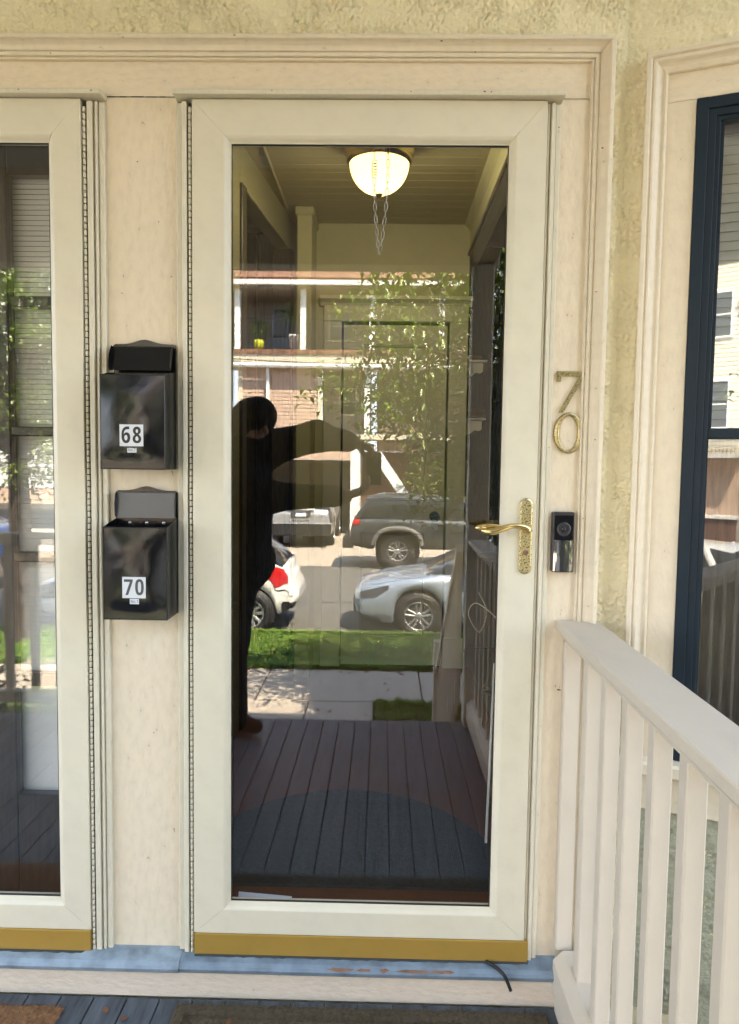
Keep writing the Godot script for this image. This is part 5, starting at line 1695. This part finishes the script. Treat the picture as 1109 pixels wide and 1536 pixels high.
	var tx = text_mesh("tailgate_letters", "S E Q U O I A", 0.085, Vector3(5.012, 0.84, 0), M.print_black, s3, 1.0, true)
	tx.rotation.y = PI / 2
	var jeep = {"L": 4.75, "r": 0.46, "rim": 0.25, "spokes": 5, "spoke_w": 0.03, "paint": "paint_dark", "crown": 0.02,
		"top": [[0, 1.0], [0.1, 1.12], [1.4, 1.22], [1.6, 1.25], [4.5, 1.28], [4.66, 1.24], [4.75, 0.9]],
		"bot": [[0, 0.6], [0.3, 0.5], [4.3, 0.5], [4.6, 0.56], [4.75, 0.62]],
		"hw": [[0, 0.6], [0.15, 0.70], [1.4, 0.78], [1.7, 0.86], [4.4, 0.86], [4.66, 0.82], [4.75, 0.72]],
		"arch": [[0.85, 0.46, 0.56], [3.55, 0.46, 0.56]],
		"gh": {"h": 1.86, "wr": 0.70, "w": [[1.4, 0.76], [4.6, 0.78]], "roof": [[1.4, 1.24], [1.8, 1.72], [2.1, 1.84], [4.0, 1.86], [4.3, 1.78], [4.62, 1.28]], "skin": [1.9, 4.34], "pillars": [[1.5, 1.95, 0.04], [2.9, 2.9, 0.04], [4.55, 4.28, 0.05]]},
		"patches": [["tail_lamp", "red_lens", 4.50, 4.72, 0.54, 0.70, 0.03], ["door_seam", "black_plastic", 2.85, 2.87, 0.15, 0.76, 0.004], ["door_seam", "black_plastic", 1.75, 1.77, 0.15, 0.76, 0.004], ["door_handle", "black_plastic", 2.95, 3.15, 0.60, 0.65, 0.02]],
		"boxes": [["rear_bumper", "black_plastic", 4.66, 4.92, 0.52, 0.78, -0.78, 0.78]]}
	var s4 = car("dark_jeep", "dark grey off-road car with wide fender flares parked across the street", jeep, Vector3(3.93, ROAD, 17.15), PI)
	for k in [-1, 1]:
		for a in jeep.arch:
			var st := S()
			var rings = []
			for i in 15:
				var t = lerp(0.12, PI - 0.12, i / 14.0)
				var c = Vector3(a[0] - cos(t) * 0.62, a[1] + pow(sin(t), 0.6) * 0.60, 0)
				var ring = []
				for q in [[0.0, 0.78], [0.05, 0.96], [0.0, 1.0], [-0.07, 1.0], [-0.06, 0.78]]:
					ring.append(c + Vector3(-cos(t), sin(t), 0) * q[0] + Vector3(0, 0, k * q[1]))
				rings.append(ring)
			loft(st, rings, true, true, k > 0)
			obj("fender_flare", st, M.flare_grey, s4)
	var blue = sedan.duplicate(true)
	blue.paint = "paint_blue"
	car("blue_sedan", "dark blue saloon parked on the far side, further left", blue, Vector3(-13.4, ROAD, 15.7), 0.0)
	var grey2 = hatch.duplicate(true)
	grey2.paint = "paint_dark"
	car("dark_hatchback", "dark hatchback parked at the kerb ahead of the white one", grey2, Vector3(-10.6, ROAD, 10.1), 0.0)

# ---------------------------------------------------------------- trees and plants
func leaf_mesh(size) -> ArrayMesh:
	var st := S()
	st.set_smooth_group(1)
	var w = size * 0.24
	var p = [Vector3(0, 0, 0), Vector3(-w, 0.012, size * 0.42), Vector3(0, -0.004, size * 0.45), Vector3(w, 0.012, size * 0.42), Vector3(0, -size * 0.10, size)]
	tri(st, p[0], p[2], p[1]); tri(st, p[0], p[3], p[2]); tri(st, p[1], p[2], p[4]); tri(st, p[2], p[3], p[4])
	return done(st)

func leaf_cloud(spots, size, sd) -> MultiMesh:
	var r := RandomNumberGenerator.new()
	r.seed = sd
	var mm := MultiMesh.new()
	mm.transform_format = MultiMesh.TRANSFORM_3D
	mm.use_colors = true
	mm.mesh = leaf_mesh(size)
	mm.instance_count = spots.size()
	for i in spots.size():
		var b = Basis.from_euler(Vector3(r.randf_range(-0.2, 1.1), r.randf() * TAU, r.randf_range(-0.6, 0.6))).scaled(Vector3.ONE * r.randf_range(0.6, 1.2))
		mm.set_instance_transform(i, Transform3D(b, spots[i]))
		var y = r.randf()
		mm.set_instance_color(i, Color(0.7 + 0.7 * y, 0.75 + 0.45 * y, 0.6 + 0.5 * r.randf()))
	return mm

func foliage(parent, called, c: Vector3, rad: Vector3, n, size, sd, m = "leaf_green"):
	var r := RandomNumberGenerator.new()
	r.seed = sd
	var spots = []
	for i in n:
		var v = Vector3(r.randfn(), r.randfn(), r.randfn()).normalized() * pow(r.randf(), 0.45)
		spots.append(c + v * rad)
	var o := MultiMeshInstance3D.new()
	o.name = called
	o.multimesh = leaf_cloud(spots, size, sd)
	o.material_override = M[m]
	o.set_meta("kind", "stuff")
	put(o, parent)
	return o

func foliage_thing(called, label, category, at, rad, n, size, sd, m = "leaf_green"):
	var t = thing(called, label, category, at)
	foliage(t, "leaves", Vector3(0, rad.y, 0), rad, n, size, sd, m)
	var st := S()
	for k in 5:
		tube(st, [Vector3(0, 0, 0), Vector3(cos(k * 1.3) * rad.x * 0.5, rad.y, sin(k * 1.3) * rad.z * 0.5)], 0.015, 5)
	obj("stems", st, M.bark, t)
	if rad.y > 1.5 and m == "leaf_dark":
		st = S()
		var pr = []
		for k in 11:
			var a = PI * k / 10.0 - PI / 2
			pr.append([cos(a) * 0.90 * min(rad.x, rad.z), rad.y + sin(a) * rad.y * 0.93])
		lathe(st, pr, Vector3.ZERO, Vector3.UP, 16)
		obj("sky_block_core", st, M.dark_core, t)  # solid dark filler added so no sky shows between the leaves

func tree(label, at: Vector3, height, blobs, tips, per, size, sd):
	var t = thing("street_tree", label, "tree", at)
	var r := RandomNumberGenerator.new()
	r.seed = sd
	var st := S()
	var fork = Vector3(0.05, height, -0.05)
	tube(st, curve([Vector3(0, -0.2, 0), Vector3(0.04, height * 0.5, 0.02), fork], 5), [0.19, 0.165, 0.155, 0.15, 0.145, 0.14, 0.14, 0.135, 0.13, 0.125, 0.12], 12)
	obj("trunk", st, M.bark, t)
	var total = 0.0
	for b in blobs:
		total += b[1].x * b[1].y * b[1].z
	var spots = []
	var limbs := S()
	var made = 0
	for b in blobs:
		var n = int(tips * b[1].x * b[1].y * b[1].z / total)
		for i in n:
			var v = Vector3(r.randfn(), r.randfn(), r.randfn()).normalized() * pow(r.randf(), 0.38)
			var c = b[0] + v * b[1]
			if made % 7 == 0:
				tube(limbs, curve([fork, fork.lerp(c, 0.5) + Vector3(0, 0.25, 0), c], 4), [0.06, 0.052, 0.045, 0.038, 0.03, 0.022, 0.016, 0.011, 0.006], 6)
			made += 1
			var d = Vector3(v.x, -0.25, v.z).normalized()
			for k in per:
				var s = r.randf()
				spots.append(c + d * (s - 0.3) * 0.55 + Vector3(r.randfn(), r.randfn(), r.randfn()) * 0.085)
	obj("limbs", limbs, M.bark, t)
	var o := MultiMeshInstance3D.new()
	o.name = "crown"
	o.multimesh = leaf_cloud(spots, size, sd)
	o.material_override = M.leaf_green
	o.set_meta("kind", "stuff")
	put(o, t)

func trees():
	tree("leafy tree in the front yard whose low branches show in the door glass", Vector3(2.6, -1.27, 4.9), 2.3, [[Vector3(0.3, 4.5, 0.1), Vector3(2.3, 1.5, 1.6)], [Vector3(-1.35, 3.5, 0.1), Vector3(1.75, 1.15, 1.1)], [Vector3(-1.0, 2.6, 0.2), Vector3(1.35, 0.85, 0.9)], [Vector3(0.6, 3.0, 0.2), Vector3(1.6, 1.9, 1.4)], [Vector3(-1.55, 3.75, 0.15), Vector3(1.35, 1.0, 0.9)], [Vector3(-1.5, 2.95, 0.2), Vector3(1.05, 0.75, 0.8)]], 1250, 48, 0.082, 4)
	tree("slender street tree on the verge further left", Vector3(-5.0, -1.27, 8.1), 2.6, [[Vector3(-0.3, 4.9, 0), Vector3(2.4, 1.6, 1.7)], [Vector3(0.0, 3.4, 0.1), Vector3(2.3, 1.15, 1.3)]], 700, 44, 0.09, 14)
	tree("broad tree standing beyond the carport house", Vector3(6.5, -1.3, 23.0), 2.6, [[Vector3(0, 6.0, 0), Vector3(4.2, 4.2, 3.0)]], 300, 30, 0.22, 24)
	foliage_thing("hedge_bush", "dark clipped bush beside the porch on the left", "shrub", Vector3(-3.2, -1.27, 3.0), Vector3(0.9, 0.75, 0.6), 2600, 0.07, 33, "leaf_dark")
	foliage_thing("added_evergreen", "added tall dark evergreen blocking the sky beyond the porch railing", "shrub", Vector3(1.58, -1.27, 3.55), Vector3(0.93, 2.6, 0.9), 14000, 0.085, 43, "leaf_dark")  # added to block bright sky and darken the right-hand reflection

# ---------------------------------------------------------------- the person taking the picture
# bones: [from, to, radius from, radius to]; their rounded capsules melt together and are meshed as surface nets
func nets(st, bones, cell: float, melt: float, group := 3):
	var lo = Vector3.ONE * 1e9; var hi = -lo
	for b in bones:
		var r = max(b[2], b[3]) + melt + cell * 2
		for e in [b[0], b[1]]:
			lo = lo.min(e - Vector3.ONE * r); hi = hi.max(e + Vector3.ONE * r)
	var nx = int((hi.x - lo.x) / cell) + 2; var ny = int((hi.y - lo.y) / cell) + 2; var nz = int((hi.z - lo.z) / cell) + 2
	var f := PackedFloat32Array()
	f.resize(nx * ny * nz)
	f.fill(1.0)
	for b in bones:
		var a: Vector3 = b[0]; var d: Vector3 = b[1] - b[0]
		var r0: float = b[2]; var r1: float = b[3]
		var dd = max(d.length_squared(), 1e-9)
		var m = Vector3.ONE * (max(r0, r1) + melt + cell * 2)
		var p0 = ((a.min(b[1]) - m - lo) / cell).floor().clamp(Vector3.ZERO, Vector3(nx - 1, ny - 1, nz - 1))
		var p1 = ((a.max(b[1]) + m - lo) / cell).ceil().clamp(Vector3.ZERO, Vector3(nx - 1, ny - 1, nz - 1))
		for k in range(int(p0.z), int(p1.z) + 1):
			for j in range(int(p0.y), int(p1.y) + 1):
				var row = (k * ny + j) * nx
				for i in range(int(p0.x), int(p1.x) + 1):
					var q = lo + Vector3(i, j, k) * cell - a
					var t = clampf(q.dot(d) / dd, 0.0, 1.0)
					var s = (q - d * t).length() - lerpf(r0, r1, t)
					var o = f[row + i]
					var h = max(melt - absf(s - o), 0.0) / melt
					f[row + i] = minf(s, o) - h * h * melt * 0.25
	var at = {}
	var vs = PackedVector3Array()
	var step = [Vector3i(0, 0, 0), Vector3i(1, 0, 0), Vector3i(0, 1, 0), Vector3i(1, 1, 0), Vector3i(0, 0, 1), Vector3i(1, 0, 1), Vector3i(0, 1, 1), Vector3i(1, 1, 1)]
	var off = []
	for s in step:
		off.append((s.z * ny + s.y) * nx + s.x)
	var edges = [[0, 1], [2, 3], [4, 5], [6, 7], [0, 2], [1, 3], [4, 6], [5, 7], [0, 4], [1, 5], [2, 6], [3, 7]]
	for k in nz - 1:
		for j in ny - 1:
			for i in nx - 1:
				var base = (k * ny + j) * nx + i
				if f[base] > cell * 2.5:
					continue
				var mask = 0
				for c in 8:
					if f[base + off[c]] < 0.0:
						mask |= 1 << c
				if mask == 0 or mask == 255:
					continue
				var sum = Vector3.ZERO
				var n = 0
				for e in edges:
					var x = f[base + off[e[0]]]; var y = f[base + off[e[1]]]
					if (x < 0.0) != (y < 0.0):
						sum += Vector3(step[e[0]]).lerp(Vector3(step[e[1]]), x / (x - y))
						n += 1
				at[base] = vs.size()
				vs.append(lo + (Vector3(i, j, k) + sum / n) * cell)
	st.set_smooth_group(group)
	var ax = [1, nx, nx * ny]
	for base in at:
		for a in 3:
			var u = ax[(a + 1) % 3]; var v = ax[(a + 2) % 3]
			var s0 = f[base] < 0.0
			var s1 = f[base + ax[a]] < 0.0
			if s0 == s1 or not (at.has(base - u) and at.has(base - v) and at.has(base - u - v)):
				continue
			var A = vs[at[base]]; var B = vs[at[base - u]]; var C = vs[at[base - u - v]]; var D = vs[at[base - v]]
			if s0:
				quad(st, A, B, C, D)
			else:
				quad(st, D, C, B, A)
	st.set_smooth_group(-1)

func hand(st, wrist: Vector3, dir: Vector3, nrm: Vector3, curl: float, flip: float):
	# palm lies in the plane of dir (to the knuckles) and side; nrm is the palm's inner side
	var side = dir.cross(nrm).normalized() * flip
	var bones = []
	bones.append([wrist - dir * 0.03, wrist + dir * 0.01, 0.026, 0.025])
	for k in 4:
		var o = side * (k - 1.5) * 0.020
		bones.append([wrist + dir * 0.012 + o * 0.5, wrist + dir * 0.085 + o, 0.016, 0.0125])
	nets(st, bones, 0.005, 0.010)
	var lens = [0.036, 0.042, 0.039, 0.030]
	for k in 4:
		var p = wrist + dir * 0.082 + side * (k - 1.5) * 0.0205
		var d = dir
		var chain = [[p - dir * 0.02, p, 0.0098, 0.0095]]
		for j in 3:
			d = d.rotated(side, curl * flip * (0.55 if j == 0 else 0.8)).normalized()
			var q = p + d * lens[k] * [1.0, 0.68, 0.55][j]
			chain.append([p, q, 0.0094 - 0.0008 * j, 0.0086 - 0.0008 * j])
			p = q
		nets(st, chain, 0.004, 0.003)
	var tp = wrist + dir * 0.025 - side * 0.028
	var td = (dir * 0.7 - side * 0.75 + nrm * 0.45).normalized()
	var t1 = tp + td * 0.042
	var t2 = t1 + (td + dir * 0.6 + nrm * 0.2).normalized() * 0.032
	var t3 = t2 + (td * 0.4 + dir + nrm * 0.5).normalized() * 0.026
	nets(st, [[wrist + dir * 0.01, tp, 0.016, 0.0135], [tp, t1, 0.0130, 0.0108], [t1, t2, 0.0105, 0.0098], [t2, t3, 0.0097, 0.0080]], 0.004, 0.004)

func photographer():
	var o = thing("person", "person in dark clothes and cap holding a phone out sideways, mirrored in the glass", "person")
	var V = func(x, y, z): return Vector3(x, y, z)
	var hip = V.call(-0.76, 0.83, 1.86)
	var chest = V.call(-0.745, 1.20, 1.85)
	var neck = V.call(-0.665, 1.385, 1.835)
	var sr = V.call(-0.585, 1.365, 1.84); var er = V.call(-0.335, 1.435, 1.89); var wr = V.call(-0.155, 1.405, 1.855)
	var sl = V.call(-0.885, 1.300, 1.83); var el = V.call(-0.545, 1.135, 1.70); var wl = V.call(-0.185, 1.140, 1.815)
	var bones = [
		[hip, chest, 0.150, 0.158], [hip + V.call(0.07, 0, 0), chest + V.call(0.06, 0, 0), 0.120, 0.125], [hip - V.call(0.08, 0, 0), chest - V.call(0.07, 0, 0), 0.120, 0.125], [chest, neck, 0.12, 0.062], [sl, sr, 0.085, 0.082],
		[sr, er, 0.080, 0.061], [er, wr, 0.058, 0.038], [sl, el, 0.076, 0.060], [el, wl, 0.058, 0.038],
		[V.call(-0.83, 0.80, 1.87), V.call(-0.84, 0.44, 1.88), 0.100, 0.066], [V.call(-0.84, 0.44, 1.88), V.call(-0.85, 0.02, 1.90), 0.064, 0.050],
		[V.call(-0.72, 0.80, 1.85), V.call(-0.755, 0.42, 1.84), 0.100, 0.066], [V.call(-0.755, 0.42, 1.84), V.call(-0.745, 0.02, 1.84), 0.064, 0.052]]
	var st := S()
	nets(st, bones, 0.013, 0.045)
	hand(st, wr, V.call(0.92, -0.28, -0.1).normalized(), V.call(-0.3, -0.9, -0.25).normalized(), 0.75, 1.0)
	hand(st, wl, V.call(0.92, 0.30, 0.0).normalized(), V.call(-0.3, 0.9, -0.25).normalized(), 0.75, 1.0)
	var hd = V.call(-0.635, 1.485, 1.825)
	var fw = V.call(0.62, -0.12, -0.78).normalized()
	var rt = fw.cross(Vector3.UP).normalized()
	var upv = rt.cross(fw)
	var H = func(f, u, s): return hd + fw * f + upv * u + rt * s
	var head = [[H.call(-0.02, 0.03, 0), H.call(0.02, 0.035, 0), 0.083, 0.080], [H.call(0.035, -0.035, 0.0), H.call(0.045, -0.075, 0), 0.058, 0.040], [H.call(0.0, -0.04, 0.028), H.call(0.055, -0.082, 0.01), 0.045, 0.026], [H.call(0.0, -0.04, -0.028), H.call(0.055, -0.082, -0.01), 0.045, 0.026],
		[H.call(0.094, 0.008, 0), H.call(0.112, -0.026, 0), 0.009, 0.015], [H.call(0.078, 0.026, 0.035), H.call(0.078, 0.026, -0.035), 0.014, 0.014], [H.call(0.092, -0.056, 0.018), H.call(0.092, -0.056, -0.018), 0.008, 0.008],
		[H.call(-0.01, 0.015, 0.080), H.call(-0.014, -0.025, 0.078), 0.016, 0.010], [H.call(-0.01, 0.015, -0.080), H.call(-0.014, -0.025, -0.078), 0.016, 0.010], [H.call(-0.02, -0.06, 0), neck, 0.055, 0.058]]
	nets(st, head, 0.005, 0.016)
	obj("body", st, M.skin_tone, o)
	# clothes sit just outside the body
	st = S()
	var wear = []
	for k in [0, 1, 2, 4, 5, 7]:
		wear.append([bones[k][0], bones[k][1], bones[k][2] + 0.012, bones[k][3] + 0.012])
	wear.append([chest, neck - V.call(0.01, 0.05, 0), 0.13, 0.078])
	wear.append([er, er.lerp(wr, 0.88), 0.072, 0.052]); wear.append([el, el.lerp(wl, 0.88), 0.072, 0.052])
	nets(st, wear, 0.013, 0.045)
	obj("jacket", st, M.cloth_black, o)
	st = S()
	var legs = [[hip + V.call(-0.07, -0.02, 0), hip + V.call(0.07, -0.02, 0), 0.155, 0.155]]
	for k in range(9, 13):
		legs.append([bones[k][0], bones[k][1], bones[k][2] + 0.016, bones[k][3] + 0.022])
	nets(st, legs, 0.014, 0.05)
	obj("trousers", st, M.cloth_dark, o)
	st = S()
	nets(st, [[H.call(-0.030, 0.030, 0), H.call(0.018, 0.044, 0), 0.104, 0.096], [H.call(-0.05, -0.04, 0), H.call(-0.03, -0.02, 0), 0.085, 0.09], [H.call(0.085, 0.052, 0.03), H.call(0.085, 0.052, -0.03), 0.012, 0.012]], 0.007, 0.02)
	obj("cap", st, M.cloth_black, o)
	for k in [-1, 1]:
		st = S()
		lathe(st, [[0.0, -0.011], [0.009, -0.007], [0.0115, 0.0], [0.009, 0.007], [0.0, 0.011]], H.call(0.081, 0.008, k * 0.032), fw, 12)
		obj("eye", st, M.white_trim, o)
	for k in [[-0.85, 1.90, -0.35], [-0.745, 1.84, 0.95]]:
		st = S()
		var d = Vector3(sin(k[2]), 0, -cos(k[2]))
		var a = Vector3(k[0], DECK + 0.045, k[1])
		nets(st, [[a - d * 0.055, a + d * 0.06, 0.042, 0.040], [a + d * 0.06, a + d * 0.165, 0.042, 0.034], [a + Vector3(0, 0.05, 0), a, 0.05, 0.045]], 0.009, 0.03)
		obj("shoe", st, M.cloth_black, o)
	var ph = thing("phone", "dark phone held out sideways in both hands", "phone", Vector3(-0.048, 1.275, 1.835))
	obj("body", bx(-0.038, 0.038, -0.081, 0.081, -0.004, 0.004, 0.004), M.bell_gloss, ph)
	st = S()
	for y in [0.062, 0.040, 0.018]:
		lathe(st, [[0.010, 0.0], [0.010, 0.002], [0.007, 0.0022], [0.0, 0.0016]], Vector3(0.022, y, -0.0042), Vector3(0, 0, -1), 16)
	obj("lenses", st, M.bell_gloss, ph)

# ---------------------------------------------------------------- fallen leaves and grit on the deck
func litter():
	var spots = []
	for k in 26:
		spots.append(Vector3(rng.randf_range(-0.75, 0.34), DECK + 0.004, rng.randf_range(0.62, 1.93)))
	spots.append(Vector3(-0.610, DECK + 0.004, 0.118)); spots.append(Vector3(-0.352, DECK + 0.016, 0.135)); spots.append(Vector3(-0.665, DECK + 0.004, 0.095))
	for k in 34:
		spots.append(Vector3(rng.randf_range(-2.2, 0.9), WALK + 0.006, rng.randf_range(6.85, 7.06)))
	for k in 16:
		spots.append(Vector3(rng.randf_range(-2.2, 0.9), WALK + 0.006, rng.randf_range(5.4, 6.8)))
	for i in spots.size():
		var st := S()
		var q = []
		for k in 9:
			var a = TAU * k / 9
			q.append(Vector2(cos(a) * 0.011 * rng.randf_range(0.6, 1.3), sin(a) * 0.0065 * rng.randf_range(0.6, 1.3)))
		prism(st, q, Vector3.ZERO, Vector3.RIGHT, Vector3(0, 0, 1), Vector3(0, 0.0006, 0))
		var l = obj("dead_leaf", st, M.leaf_brown)
		l.transform = Transform3D(Basis.from_euler(Vector3(rng.randf_range(-0.3, 0.3), rng.randf() * TAU, rng.randf_range(-0.3, 0.3))).scaled(Vector3.ONE * (1.0 if i < 29 else 2.4)), spots[i])
		tag(l, "small brown dead leaf lying on the porch deck" if i < 29 else "small brown dead leaf lying on the sidewalk", "leaf", "dead leaves on the deck" if i < 29 else "dead leaves on the sidewalk")
